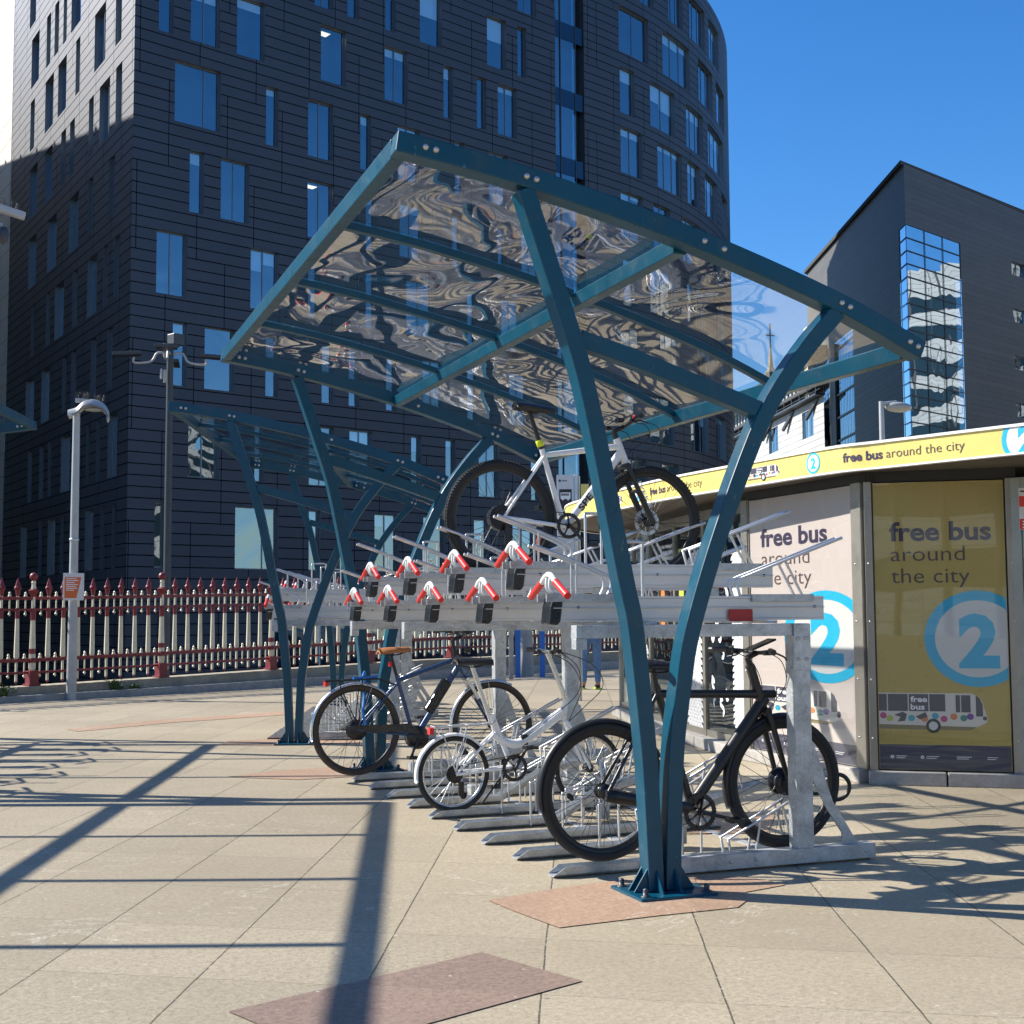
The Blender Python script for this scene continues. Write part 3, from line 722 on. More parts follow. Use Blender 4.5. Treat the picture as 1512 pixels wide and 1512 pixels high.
# ================================================================== BICYCLES
def P(x, z, y=0): return (x, y, z)
def wheel(par, hub, Rw, rt, rim='black', tyre='tyre', spokes=32, disc=0, cog=0, depth=.018, hubr=.022, steer=None, tread=False):
    c = V3(hub[0], 0, hub[1])
    t = MB().torus((0, 0, 0), Rw-rt, rt, (0, 1, 0), 64, 10)
    if tread:
        for i in range(110):
            a = 2*PI*i/110
            for yy in (-.6, 0, .6):
                rr = Rw-rt+rt*math.cos(yy); m = Matrix.Rotation(-a, 3, 'Y'); t.box(m @ V3(rr+.001, rt*math.sin(yy)*1.05, 0), (.008, .011, .012), m @ Matrix.Rotation(-yy, 3, 'Z').inverted() if False else m)
    w_ = t.build('wheel', tyre, par); w_.location = c
    ri = Rw-2*rt+.004
    MB().lathe((0, 0, 0), [(ri+.004, -.012), (ri-depth*.4, -.011), (ri-depth, -.004), (ri-depth, .004), (ri-depth*.4, .011), (ri+.004, .012)], (0, 1, 0), 64).build('rim', rim, w_)
    s = MB()
    for i in range(spokes):
        a = 2*PI*i/spokes; sd = 1 if i % 2 else -1; off = .55 if (i//2) % 2 else -.55
        a2 = a+off
        s.tube([(math.cos(a2)*hubr*1.3, sd*.028, math.sin(a2)*hubr*1.3), (math.cos(a)*(ri-depth+.002), sd*.004, math.sin(a)*(ri-depth+.002))], .0015, 4, caps=False)
    s.build('spokes', 'gloss' if rim == 'black' else 'rod', w_)
    h = MB().lathe((0, 0, 0), [(.0001, -.06), (.007, -.058), (.008, -.045), (hubr*.6, -.04), (hubr*1.35, -.032), (hubr*1.35, -.028), (hubr, -.024), (hubr, .024), (hubr*1.35, .028), (hubr*1.35, .032), (hubr*.6, .04), (.008, .045), (.007, .058), (.0001, .06)], (0, 1, 0), 18)
    h.build('hub', 'gloss', w_)
    if disc:
        d = MB(); v_, f_ = ring(0, 0, disc*.72, disc, 36); d.add([(a, .038, b) for a, b in v_]+[(a, .041, b) for a, b in v_], f_+[tuple(reversed([q+len(v_) for q in k])) for k in f_])
        for k in range(6):
            a = k*PI/3; d.bar((math.cos(a)*.02, .0395, math.sin(a)*.02), (math.cos(a+.4)*disc*.74, .0395, math.sin(a+.4)*disc*.74), .008, .002, (0, 1, 0))
        d.build('brake_disc', 'rod', w_)
    if cog:
        d = MB()
        for k in range(6):
            r_ = cog*(1-.11*k); v_ = []; 
            for i in range(48): rr = r_*(1 if i % 2 else .94); v_.append((rr*math.cos(2*PI*i/48), rr*math.sin(2*PI*i/48)))
            d.prism(v_, (0, -.030-.0042*k, 0), (1, 0, 0), (0, 0, 1), .002)
        d.build('sprocket', 'gloss', w_)
    return w_
def fender(par, hub, Rw, a0, a1, m, wd=.05, drop=.012):
    mb = MB(); n = 28; v_ = []
    for i in range(n+1):
        a = a0+(a1-a0)*i/n
        for k in range(7):
            q = -1+2*k/6; rr = Rw+drop-(q*q)*.016; v_.append((hub[0]+math.cos(a)*rr, q*wd/2, hub[1]+math.sin(a)*rr))
        for k in range(6, -1, -1):
            q = -1+2*k/6; rr = Rw+drop-.004-(q*q)*.016; v_.append((hub[0]+math.cos(a)*rr, q*wd/2*.94, hub[1]+math.sin(a)*rr))
    f_ = [(i*14+k, (i+1)*14+k, (i+1)*14+(k+1) % 14, i*14+(k+1) % 14) for i in range(n) for k in range(14)]
    f_ += [tuple(reversed(range(14))), tuple(n*14+k for k in range(14))]
    mb.add(v_, f_, True)
    for a in ((a0*.75+a1*.25) if abs(a1) > abs(a0) else (a0*.25+a1*.75), ):
        for s_ in (-1, 1):
            mb.tube([(hub[0], s_*.05, hub[1]), (hub[0]+math.cos(a)*(Rw-.0), s_*wd*.5, hub[1]+math.sin(a)*(Rw-.0))], .0022, 5)
    return mb.build('mudguard', m, par)
def crank(par, bb, r_, m, ang, arm=.17, spider=5, guard=None, pedal=True, side=-1):
    d = MB(); yy = side*.048
    v_, f_ = ring(0, 0, r_*.74, r_, 56)
    th = .003; n = len(v_)
    V_ = [(bb[0]+a, yy-th/2, bb[1]+b) for a, b in v_]+[(bb[0]+a, yy+th/2, bb[1]+b) for a, b in v_]
    d.add(V_, f_+[tuple(reversed([q+n for q in k])) for k in f_])
    for k in range(spider):
        a = ang+k*2*PI/spider; d.bar((bb[0], yy, bb[1]), (bb[0]+math.cos(a)*r_*.88, yy, bb[1]+math.sin(a)*r_*.88), .005, .02, (0, 1, 0))
    for i in range(40):
        a = 2*PI*i/40; d.box((bb[0]+math.cos(a)*(r_+.001), yy, bb[1]+math.sin(a)*(r_+.001)), (.005, .0028, .005), Matrix.Rotation(-a, 3, 'Y'))
    d.lathe((bb[0], 0, bb[1]), [(.018, -.045), (.020, -.03), (.020, .03), (.018, .045)], (0, 1, 0), 16)
    c = d.build('chainring', m, par)
    for s_, a in ((side, ang), (-side, ang+PI)):
        y0 = s_*.062; e = (bb[0]+math.cos(a)*arm, s_*.075, bb[1]+math.sin(a)*arm)
        MB().tube([(bb[0], y0, bb[1]), e], .012, 8, r2=.009).build('crank_arm', m if m != 'white' else 'chrome', c)
        if pedal:
            p = MB(); yc = s_*.125
            p.tube([e, (e[0], s_*.17, e[2])], .006, 6)
            for dx in (-.035, .035): p.bb(e[0]+dx-.005, e[0]+dx+.005, yc-.042, yc+.042, e[2]-.011, e[2]+.011)
            for dy in (-.04, .04): p.bb(e[0]-.03, e[0]+.03, yc+dy-.004, yc+dy+.004, e[2]-.009, e[2]+.009)
            p.build('pedal', 'black', c)
    return c
def saddle(par, x, z, m, L=.26, tilt=0, wd=.15):
    mb = MB(); n = 12; v_ = []
    for i in range(n+1):
        t = i/n; w2 = (wd/2)*(1-t)**.75*.92+.016+.004*math.sin(t*PI); xx = -L*.42+L*t; 
        if t < .12: w2 *= .75+2*t
        zt = .018*math.cos(t*2.2)+.004*t+tilt*xx
        for k in range(9):
            a = PI*k/8; v_.append((x+xx, math.cos(a)*w2, z+zt+math.sin(a)*.014-(math.cos(a)**2)*.026*(1-t*.4)))
        for k in range(8, -1, -1):
            a = PI*k/8; v_.append((x+xx, math.cos(a)*w2*.9, z+zt-.012-(math.cos(a)**2)*.026*(1-t*.4)))
    q = 18
    f_ = [(i*q+k, i*q+(k+1) % q, (i+1)*q+(k+1) % q, (i+1)*q+k) for i in range(n) for k in range(q)]+[tuple(range(q)), tuple(reversed([n*q+k for k in range(q)]))]
    mb.add(v_, f_, True); s_ = mb.build('saddle', m, par)
    r_ = MB()
    for yy in (-.022, .022): r_.tube(smooth_curve([(x-.09, yy*1.6, z-.0), (x-.05, yy, z-.035), (x+.05, yy, z-.035), (x+.13, yy*.4, z-.005)], 4), .0035, 6)
    r_.build('saddle_rail', 'gloss', s_); return s_
def bars(par, c, half, sweep, rise, m='black', grip='black', lever=True, gl=.12, levang=-.5, barr=.0115):
    pts = []
    for s_ in (-1, 1):
        pass
    cv = smooth_curve([(c[0]-sweep, -half, c[1]+rise*.8), (c[0]-sweep*.55, -half*.7, c[1]+rise), (c[0]-sweep*.05, -half*.35, c[1]+rise*.5), (c[0], 0, c[1]), (c[0]-sweep*.05, half*.35, c[1]+rise*.5), (c[0]-sweep*.55, half*.7, c[1]+rise), (c[0]-sweep, half, c[1]+rise*.8)], 4)
    h = MB().tube(cv, barr, 10).build('handlebar', m, par)
    for s_ in (-1, 1):
        e = V3(c[0]-sweep, s_*half, c[1]+rise*.8); d = (V3(c[0]-sweep*.55, s_*half*.7, c[1]+rise)-e).normalized()
        MB().tube([e-d*.004, e+d*gl], .0165, 12).build('grip', grip, h)
        if lever:
            q = e+d*(gl+.03); lv = MB(); lv.tube([q, q+V3(.03, 0, -.012)], .012, 8)
            lv.tube(smooth_curve([q+V3(.025, 0, -.01), q+V3(.05, s_*.01, -.02), q+V3(.055, s_*.06, -.035), q+V3(.03, s_*.11, -.045)], 4), .0055, 6)
            lv.box(q+V3(-.0, -s_*.025, -.012), (.035, .03, .025)); lv.build('brake_lever', 'black', h)
    return h
def cable(mb, a, b, sag, r_=.0024, side=0):
    a = Vector(a); b = Vector(b); m_ = (a+b)/2
    mb.tube(smooth_curve([a, a.lerp(b, .25)+V3(sag*.8, side*.6, .03), m_+V3(sag, side, 0), a.lerp(b, .8)+V3(sag*.45, side*.4, 0), b], 6), r_, 5)
def chain(par, bb, r1, hub, r2, y=-.047):
    mb = MB(); d = V3(hub[0]-bb[0], 0, hub[1]-bb[1]).normalized(); n = V3(-d.z, 0, d.x)
    A = V3(bb[0], y, bb[1]); B_ = V3(hub[0], y, hub[1])
    for s_ in (-1, 1): mb.bar(A+n*s_*r1, B_+n*s_*r2, .005, .007, (0, 1, 0))
    mb.build('chain', 'gloss', par)
def frame(par, tubes, m, name='frame'):
    mb = MB()
    for t in tubes:
        a, b, r0 = t[0], t[1], t[2]; r1 = t[3] if len(t) > 3 else r0
        if isinstance(a[0], (tuple, list)): mb.tube(smooth_curve(a, 5), r0, 12, r2=r1)
        else: mb.tube([a, b], r0, 12, r2=r1)
    return mb.build(name, m, par)
def rel(o, pts): return [(x-o[0], z-o[1]) for x, z in pts]

# --- black city bike, nearest trough
def bike_black():
    ox, oz = -.064, .0; t = empty('bicycle', (ox, .536, oz)); tag(t, 'matt black city bike with black mudguards and flat bar, in the nearest lower trough', 'bicycle', 'bicycles parked in the rack')
    q = lambda x, z, y=0: (x-ox, y, z)
    wheel(t, (0, .415), .356, .025, 'black', 'tyre', 36, 0, 0, .022, .03); wheel(t, (1.073, .410), .356, .027, 'black', 'tyre', 32, .075, 0, .02, .052)
    fr = frame(t, [(q(.235, .905), q(.965, .885), .0225), (q(.905, .865), q(.455, .325), .032), (q(.245, .95), q(.445, .31), .021), (q(.815, 1.045), q(.895, .80), .0255)], 'black')
    frame(t, [(q(-.064, .415, s_*.06), q(.24, .90, s_*.015), .0105) for s_ in (-1, 1)]+[(q(-.064, .415, s_*.06), q(.43, .30, s_*.035), .0125) for s_ in (-1, 1)], 'black', 'rear_stays')
    frame(t, [([q(.895, .80, s_*.01), q(.915, .745, s_*.045), q(1.009, .41, s_*.058)], None, .021, .013) for s_ in (-1, 1)]+[(q(.90, .795, -.05), q(.90, .795, .05), .020)], 'black', 'fork')
    cc = MB().tube([q(-.03, .392, -.05), q(.40, .31, -.05)], .036, 12, r2=.030); cc.tube([q(-.08, .40, -.05), q(-.03, .392, -.05)], .03, 12, r2=.036); cc.build('chain_case', 'black', t)
    crank(t, (.47-ox, .285), .095, 'black', R(-14), .17, 8)
    sp = frame(t, [(q(.245, .94), q(.232, 1.035), .0145)], 'black', 'seat_post')
    saddle(t, .262-ox, 1.055, 'black')
    frame(t, [(q(.815, 1.04), q(.80, 1.085), .0155), (q(.80, 1.085), q(.86, 1.11), .016)], 'black', 'stem')
    bars(t, (.86-ox, 1.11), .33, .10, .015)
    m_ = Matrix.Rotation(-.35, 3, 'Y'); MB().box(q(.885, 1.155), (.16, .085, .012), m_).build('phone_mount', 'capblk', t, .004)
    fender(t, (0, .415), .356, R(25), R(195), 'black', .055, .018); fender(t, (1.073, .410), .356, R(80), R(200), 'black', .055, .018)
    c = MB()
    cable(c, q(.80, 1.12, -.2), q(.90, .79, -.03), .10, .0025, -.03); cable(c, q(.80, 1.12, .2), q(.90, .79, .03), .12, .0025, .03); c.build('cable', 'black', t)
    MB().bb(*[v for p in ((.93-ox, .975-ox), (-.012, .012), (.868, .896)) for v in p]).build('headlight', 'capblk', t, .004)
    # lock loop on the front wheel
    lk = MB().torus((1.37-ox, .02, .36), .07, .012, (.25, 1, .1), 24, 8); lk.tube([(1.30-ox, .02, .36), (1.16-ox, .03, .40)], .010, 8); lk.tube([(1.32-ox, .02, .33), (1.17-ox, .03, .33)], .010, 8); o = lk.build('cable_lock', 'black'); o.location = (ox, .536, oz)
    tag(o, 'thick black cable lock looped round the front wheel of the nearest black bike', 'bike lock'); return t
bike_black()
# --- blue electric bike
def bike_blue():
    ox, yy = -.338, 4.66; t = empty('bicycle', (ox, yy, 0)); tag(t, 'dark blue electric bike with tan saddle, silver mudguards and battery on the frame', 'bicycle', 'bicycles parked in the rack')
    q = lambda x, z, y=0: (x-ox, y, z)
    wheel(t, (0, .408), .362, .021, 'black', 'tyrebrown', 36, 0, .055, .02, .06); wheel(t, (1.155, .41), .358, .021, 'black', 'tyrebrown', 32, 0, 0, .018, .025)
    frame(t, [(q(.0, .79), q(.505, .955), .019), (q(.525, .90), q(.17, .35), .026), (q(-.005, .83), q(.14, .33), .018), (q(.50, .985), q(.545, .86), .021)], 'blue')
    frame(t, [(q(-.338, .408, s_*.06), q(.0, .77, s_*.015), .009) for s_ in (-1, 1)]+[(q(-.338, .408, s_*.06), q(.12, .35, s_*.035), .011) for s_ in (-1, 1)], 'blue', 'rear_stays')
    frame(t, [(q(.58, .80, s_*.045), q(.815, .41, s_*.055), .016, .011) for s_ in (-1, 1)]+[(q(.58, .80, -.055), q(.58, .80, .055), .02), (q(.545, .87), q(.58, .80), .016)], 'blue', 'fork')
    frame(t, [(q(.58, .80, s_*.045), q(.68, .63, s_*.048), .0175) for s_ in (-1, 1)], 'chrome', 'fork_crown')
    m_ = Matrix.Rotation(-math.atan2(.20, .135), 3, 'Y'); MB().box(q(.342, .655), (.30, .075, .085), m_).build('battery', 'capblk', t, .015)
    MB().lathe(q(.165, .33), [(.0001, -.06), (.085, -.055), (.095, -.03), (.095, .03), (.085, .055), (.0001, .06)], (0, 1, 0), 24).build('motor', 'capblk', t)
    MB().prism([(-.07, .035), (.42, .085), (.50, .05), (.50, .0), (.40, .01), (-.07, -.01)], q(-.338, .405, -.062), (1, 0, -.1), (0, 0, 1), .012).build('chain_guard', 'capblk', t, .003)
    crank(t, (.165-ox, .33), .075, 'black', R(-115), .165)
    frame(t, [(q(-.005, .83), q(-.055, 1.0), .0145)], 'gloss', 'seat_post'); saddle(t, -.045-ox, 1.035, 'brown', .27, .12, .155)
    frame(t, [(q(.50, .985), q(.47, 1.11), .0155), (q(.47, 1.11), q(.55, 1.14), .014)], 'gloss', 'stem'); bars(t, (.55-ox, 1.14), .31, .14, .05)
    MB().box(q(.60, 1.18), (.05, .08, .05)).build('display', 'capblk', t, .005); MB().box(q(.60, 1.03), (.05, .055, .05)).build('headlight', 'capblk', t, .01)
    fender(t, (0, .408), .362, R(30), R(192), 'chrome', .055, .016); fender(t, (1.155, .41), .358, R(62), R(200), 'chrome', .05, .016)
    rk = MB()
    for s_ in (-1, 1):
        rk.tube([q(-.60, .80, s_*.05), q(-.16, .81, s_*.05), q(-.02, .76, s_*.02)], .006, 6); rk.tube([q(-.50, .80, s_*.05), q(-.335, .43, s_*.06)], .005, 6); rk.tube([q(-.30, .80, s_*.05), q(-.335, .43, s_*.06)], .005, 6)
    for x in (-.60, -.45, -.30, -.18): rk.tube([q(x, .805, -.05), q(x, .805, .05)], .005, 6)
    rk.build('luggage_rack', 'gloss', t); MB().box(q(-.585, .778), (.03, .07, .035)).build('rear_light', 'redlamp', t, .004)
    MB().box(q(-.058, .925), (.022, .04, .04)).build('rear_light', 'redlamp', t, .004)
    c = MB(); cable(c, q(.50, 1.18, -.2), q(.58, .86, -.03), .16, .003, -.04); cable(c, q(.50, 1.18, .2), q(.58, .80, .03), .20, .003, .03); cable(c, q(.50, 1.16, .1), q(.56, .9, .03), .05, .003, .05); c.build('cable', 'black', t)
    # blue strap on the luggage rack
    b = MB(); b.tube(smooth_curve([q(-.30, .83, -.06), q(-.27, .86, 0), q(-.27, .70, .0), q(-.30, .55, -.07), q(-.28, .45, -.075)], 5), .011, 6); b.tube([q(-.38, .82, -.06), q(-.15, .825, .05)], .010, 6); b.build('strap', 'bluepaint', t)
    return t
bike_blue()
# --- white folding bike
def bike_white():
    ox, yy = -.20, 2.60; t = empty('bicycle', (ox, yy, 0)); tag(t, 'white small wheeled folding bike with white mudguards, rear carrier and red light', 'bicycle', 'bicycles parked in the rack')
    q = lambda x, z, y=0: (x-ox, y, z)
    wheel(t, (0, .282), .25, .020, 'chrome', 'tyre', 28, 0, .06, .014, .022); wheel(t, (.965, .275), .25, .020, 'chrome', 'tyre', 28, 0, 0, .014, .022)
    frame(t, [([q(.08, .53), q(.16, .475), q(.27, .465), q(.42, .55), q(.58, .66)], None, .026, .033), (q(.585, .60), q(.61, .75), .021), (q(.07, .66), q(.215, .30), .018), (q(.10, .53), q(.055, .66), .018)], 'white')
    frame(t, [(q(.27, .50), q(.60, .70), .009)], 'white', 'brace_tube')
    frame(t, [(q(-.20, .282, s_*.055), q(.09, .54, s_*.02), .009) for s_ in (-1, 1)]+[(q(-.20, .282, s_*.055), q(.20, .31, s_*.03), .010) for s_ in (-1, 1)], 'white', 'rear_stays')
    frame(t, [([q(.60, .60, s_*.01), q(.625, .555, s_*.04), q(.765, .275, s_*.05)], None, .013, .009) for s_ in (-1, 1)], 'white', 'fork')
    MB().box(q(.30, .485), (.05, .05, .07)).build('folding_hinge', 'gloss', t, .008)
    crank(t, (.215-ox, .305), .088, 'black', R(60), .16)
    chain(t, (.215-ox, .305), .085, (0, .282), .05)
    frame(t, [(q(.07, .60), q(-.07, .99), .0155)], 'chrome', 'seat_post'); saddle(t, -.075-ox, 1.015, 'black', .27, .02, .17)
    frame(t, [(q(.605, .74), q(.59, .79), .02), (q(.59, .79), q(.475, 1.06), .0165)], 'chrome', 'stem'); bars(t, (.475-ox, 1.07), .28, .03, .01, 'chrome', 'black', True, .11)
    fender(t, (0, .282), .25, R(30), R(190), 'white', .05, .018); fender(t, (.965, .275), .25, R(55), R(190), 'white', .05, .018)
    rk = MB()
    for s_ in (-1, 1):
        rk.tube([q(-.34, .59, s_*.05), q(.05, .60, s_*.05), q(.09, .62, s_*.02)], .0055, 6); rk.tube([q(-.30, .59, s_*.05), q(-.20, .30, s_*.055)], .005, 6); rk.tube([q(-.12, .595, s_*.05), q(-.20, .30, s_*.055)], .005, 6)
    for x in (-.34, -.22, -.1, .02): rk.tube([q(x, .595, -.05), q(x, .595, .05)], .005, 6)
    rk.build('luggage_rack', 'rod', t); MB().box(q(-.355, .565), (.03, .06, .045)).build('rear_light', 'redlamp', t, .004)
    MB().tube([q(.20, .30, .05), q(.04, .06, .12)], .009, 6).build('kick_stand', 'gloss', t)
    dm = MB(); dm.box(q(-.165, .19, -.055), (.035, .02, .09)); dm.lathe(q(-.15, .145, -.055), [(.0001, -.006), (.022, -.005), (.022, .005), (.0001, .006)], (0, 1, 0), 12); dm.build('derailleur', 'gloss', t)
    c = MB(); cable(c, q(.49, 1.08, -.15), q(.30, .50, -.02), .24, .003, -.05); cable(c, q(.49, 1.08, .15), q(.62, .56, .03), .22, .003, .03); cable(c, q(.49, 1.08, -.12), q(.62, .60, -.03), .26, .003, -.08); c.build('cable', 'black', t)
    return t
bike_white()
# --- white mountain bike on the upper tier
def bike_upper():
    ox, yy, zb = -.05, YT[3], 1.567; t = empty('bicycle', (ox, yy, zb)); tag(t, 'white mountain bike with black fork and knobbly tyres parked on the upper tier', 'bicycle', 'bicycles parked in the rack')
    q = lambda x, z, y=0: (x-ox, y, z-zb)
    wheel(t, (0, 1.935-zb), .368, .027, 'black', 'tyre', 32, .08, .085, .02, .024, tread=True); wheel(t, (1.05, 1.93-zb), .368, .027, 'black', 'tyre', 32, .09, 0, .02, .024, tread=True)
    f = frame(t, [(q(.245, 2.345), q(.795, 2.425), .0175, .021), (q(.805, 2.39), q(.40, 1.895), .030, .026), (q(.235, 2.385), q(.385, 1.89), .0175, .019), (q(.765, 2.475), q(.835, 2.305), .0245)], 'white')
    frame(t, [(q(-.05, 1.935, s_*.06), q(.245, 2.335, s_*.018), .0095) for s_ in (-1, 1)]+[(q(-.05, 1.935, s_*.06), q(.385, 1.885, s_*.03), .0125, .014) for s_ in (-1, 1)], 'white', 'rear_stays')
    frame(t, [(q(.82, 2.29, s_*.058), q(.915, 2.09, s_*.058), .0165) for s_ in (-1, 1)]+[(q(.90, 2.12, s_*.058), q(1.0, 1.915, s_*.058), .021) for s_ in (-1, 1)]+[(q(.82, 2.29, -.066), q(.82, 2.29, .066), .021), (q(.90, 2.13, -.05), q(.90, 2.13, .05), .014)], 'black', 'fork')
    # lettering on the near fork leg and down tube
    d = (Vector(q(1.0, 1.915))-Vector(q(.90, 2.12))).normalized(); u = Vector((-d.z, 0, d.x))
    if u.x < 0: u = -u
    def mp(s_, t_, o_): 
        b = Vector(q(.868, 2.175))+d*s_+Vector((d.z, 0, -d.x))*(-t_-.013) ; return (b.x, -.0793-o_-.0, b.z)
    a = art(lambda s_, t_, o_: mp(s_, t_, o_), [('t', 'IVEKE', 0.0, 0.0, .19, .026, .02, .0015)]); a.build('lettering', 'textwhite', t)
    d2 = (Vector(q(.805, 2.39))-Vector(q(.40, 1.895))).normalized(); n2 = Vector((-d2.z, 0, d2.x))
    a = art(lambda s_, t_, o_: tuple(Vector(q(.485, 1.999))+d2*s_+n2*(t_-.022)+Vector((0, -.0295-o_, 0))), [('t', 'SPE', 0, 0, .13, .044, .03, .002)]); a.build('lettering', 'black', t)
    crank(t, (.40-ox, 1.89-zb), .082, 'black', R(-48), .17)
    chain(t, (.40-ox, 1.89-zb), .08, (0, 1.935-zb), .06)
    frame(t, [(q(.235, 2.385), q(.15, 2.625), .0150)], 'black', 'seat_post'); MB().lathe(q(.222, 2.42), [(.0215, -.02), (.0235, -.018), (.0235, .02), (.0215, .022)], (-.34, 0, .94), 14).build('reflective_band', 'hivis', t)
    saddle(t, .165-ox, 2.655-zb, 'black', .27, -.02, .15)
    frame(t, [(q(.765, 2.475), q(.748, 2.525), .0185), (q(.75, 2.52), q(.82, 2.555), .016)], 'black', 'stem'); bars(t, (.82-ox, 2.555-zb), .36, .05, .025, 'black', 'black')
    MB().box(q(.84, 2.60, -.14), (.035, .03, .03)).build('front_light', 'redlamp', t, .006); MB().box(q(.80, 2.60, .02), (.05, .05, .03)).build('bike_computer', 'capblk', t, .006)
    c = MB(); cable(c, q(.84, 2.57, -.2), q(.84, 2.32, -.05), .16, .003, -.05); cable(c, q(.84, 2.57, .2), q(.84, 2.32, .05), .12, .003, .04); cable(c, q(.84, 2.57, -.1), q(.83, 2.38, -.03), .1, .003, -.08); c.build('cable', 'black', t)
    dm = MB(); dm.box(q(-.03, 1.83, -.06), (.03, .02, .13)); dm.lathe(q(-.02, 1.77, -.06), [(.0001, -.006), (.024, -.005), (.024, .005), (.0001, .006)], (0, 1, 0), 12); dm.build('derailleur', 'gloss', t)
    MB().lathe(q(.20, 1.80, -.02), [(.0001, -.05), (.013, -.048), (.013, .05), (.0001, .052)], (.1, 0, 1), 10).build('pump', 'orange', t)
    return t
bike_upper()

# ================================================================== BUILDINGS
ZB = [3.28, 7.18, 11.05, 14.93, 18.72, 22.58, 26.38, 29.9, 33.5, 37.1]; WH = 2.75
RW={0 : [(1.23, 1.69, 1), (5.01, 7.18, 2), (8.78, 9.4, 1), (10.47, 10.85, 1), (12.42, 13.81, 2), (15.32, 16.66, 1), (18.52, 19.5, 1), (21.1, 22.66, 2)] ,
1 : [(2.72, 4.17, 2), (5.94, 6.42, 1), (8.76, 10.12, 2), (10.98, 12.29, 2), (14.58, 15.19, 1), (16.71, 17.36, 1), (18.85, 20.21, 2), (22.41, 23.08, 1)] ,
2 : [(1.94, 2.61, 1), (3.44, 4.89, 1), (6.46, 7.12, 1), (9.43, 10.1, 1), (10.93, 11.54, 1), (13.08, 13.72, 1), (15.28, 16.59, 2), (18.12, 18.83, 1), (20.93, 22.26, 2)] ,
3 : [(1.14, 2.55, 2), (5.66, 7.09, 2), (8.67, 9.29, 1), (11.88, 12.51, 1), (14.29, 15.96, 2), (18.13, 18.76, 1), (20.4, 21.81, 2)] ,
4 : [(2.63, 3.31, 1), (4.14, 5.55, 2), (8.61, 10.02, 2), (11.87, 12.5, 1), (13.88, 15.33, 2), (17.18, 17.8, 1), (20.2, 20.8, 1), (21.84, 23.2, 2)] ,
5 : [(1.88, 4.08, 2), (6.38, 7.02, 1), (8.62, 10.0, 2), (11.55, 12.18, 1), (13.75, 15.13, 2), (17.37, 17.99, 1), (19.62, 20.93, 2)] ,
6 : [(1.09, 1.78, 1), (2.59, 4.01, 2), (4.86, 6.28, 1), (9.3, 10.71, 1), (12.97, 14.37, 2), (16.63, 17.25, 1), (18.82, 19.46, 1), (20.25, 21.58, 2)] ,
7 : [(3.14, 4.47, 2), (7.28, 7.87, 1), (8.94, 9.96, 2), (10.78, 11.44, 1), (13.01, 13.62, 1), (15.13, 16.51, 1), (19.53, 20.84, 1), (21.65, 22.28, 1)] ,
8 : [(12.64, 13.25, 1), (18.22, 18.86, 1), (21.68, 23.01, 2)]}
LW={6 : [(1.92, 2.85, 1), (4.4, 6.2, 2), (8.73, 9.48, 1), (11.22, 12.83, 1), (13.74, 15.47, 2), (17.78, 18.73, 1)] ,
7 : [(3.97, 5.3, 1), (8.72, 10.5, 1), (11.36, 12.03, 1), (12.94, 13.78, 1), (14.59, 15.46, 1), (17.03, 18.75, 1)] ,
8 : [(9.2, 10.6, 2), (14.2, 15.0, 1), (18.0, 19.4, 1)],
5 : [(1.71, 2.63, 1), (3.54, 5.18, 2), (6.15, 6.96, 1), (9.44, 10.33, 1), (11.07, 12.0, 1), (13.71, 15.29, 2), (16.84, 18.54, 2)] ,
4 : [(2.6, 3.44, 1), (6.01, 6.82, 1), (8.43, 10.18, 2), (12.6, 14.4, 1), (16.8, 18.5, 2)] ,
3 : [(1.69, 2.5, 1), (3.41, 4.15, 1), (5.11, 6.69, 2), (8.42, 9.27, 1), (10.87, 12.59, 1), (13.51, 14.35, 1), (16.78, 17.53, 1)] ,
2 : [(2.47, 3.29, 1), (4.97, 5.86, 1), (8.38, 9.23, 1), (10.09, 10.85, 1), (13.33, 15.01, 2), (16.58, 18.4, 1)] ,
1 : [(1.55, 2.96, 2), (4.09, 4.73, 1), (5.82, 6.38, 1), (9.18, 10.81, 1), (12.62, 13.3, 1), (14.25, 15.1, 1), (16.68, 17.58, 1)] ,
0 : [(1.53, 2.12, 1), (3.23, 3.85, 1), (5.02, 6.35, 2), (10.0, 10.63, 1), (11.65, 13.11, 2), (14.2, 14.9, 1), (17.51, 18.89, 1)]}
CW={9 : [(4.2, 5.7, 2), (7.35, 9.3, 3), (10.25, 13.0, 3), (13.85, 16.6, 2)] ,
8 : [(2.2, 5.05, 2), (6.6, 10.2, 3), (11.65, 14.6, 3), (15.5, 18.4, 3)] ,
7 : [(2.25, 3.6, 1), (5.15, 8.0, 2), (9.55, 12.35, 3), (13.3, 17.6, 4)] ,
6 : [(2.25, 4.3, 2), (5.85, 8.85, 3), (9.6, 11.65, 2), (12.55, 15.35, 3), (16.6, 19.2, 2)] ,
5 : [(2.2, 4.3, 2), (5.35, 7.25, 2), (8.8, 11.5, 3), (13.6, 16.95, 3)] ,
4 : [(2.35, 3.55, 1), (4.9, 7.6, 2), (9.3, 12.05, 3), (14, 17, 3)] ,
3 : [(2.1, 4.1, 2), (5.85, 8.45, 3), (10.7, 13.9, 3), (15.2, 18, 2)] ,
2 : [(2.25, 3.6, 1), (4.7, 7.4, 2), (9.5, 12.4, 3), (14, 16.8, 2)] ,
1 : [(2.0, 4.3, 2), (5.85, 7.85, 2), (9.45, 12.2, 3), (13.85, 17.0, 2)] ,
0 : [(2.3, 3.55, 2), (4.3, 5.6, 2), (6.5, 7.8, 1), (9.3, 11.3, 2), (13.4, 15.6, 2)]}

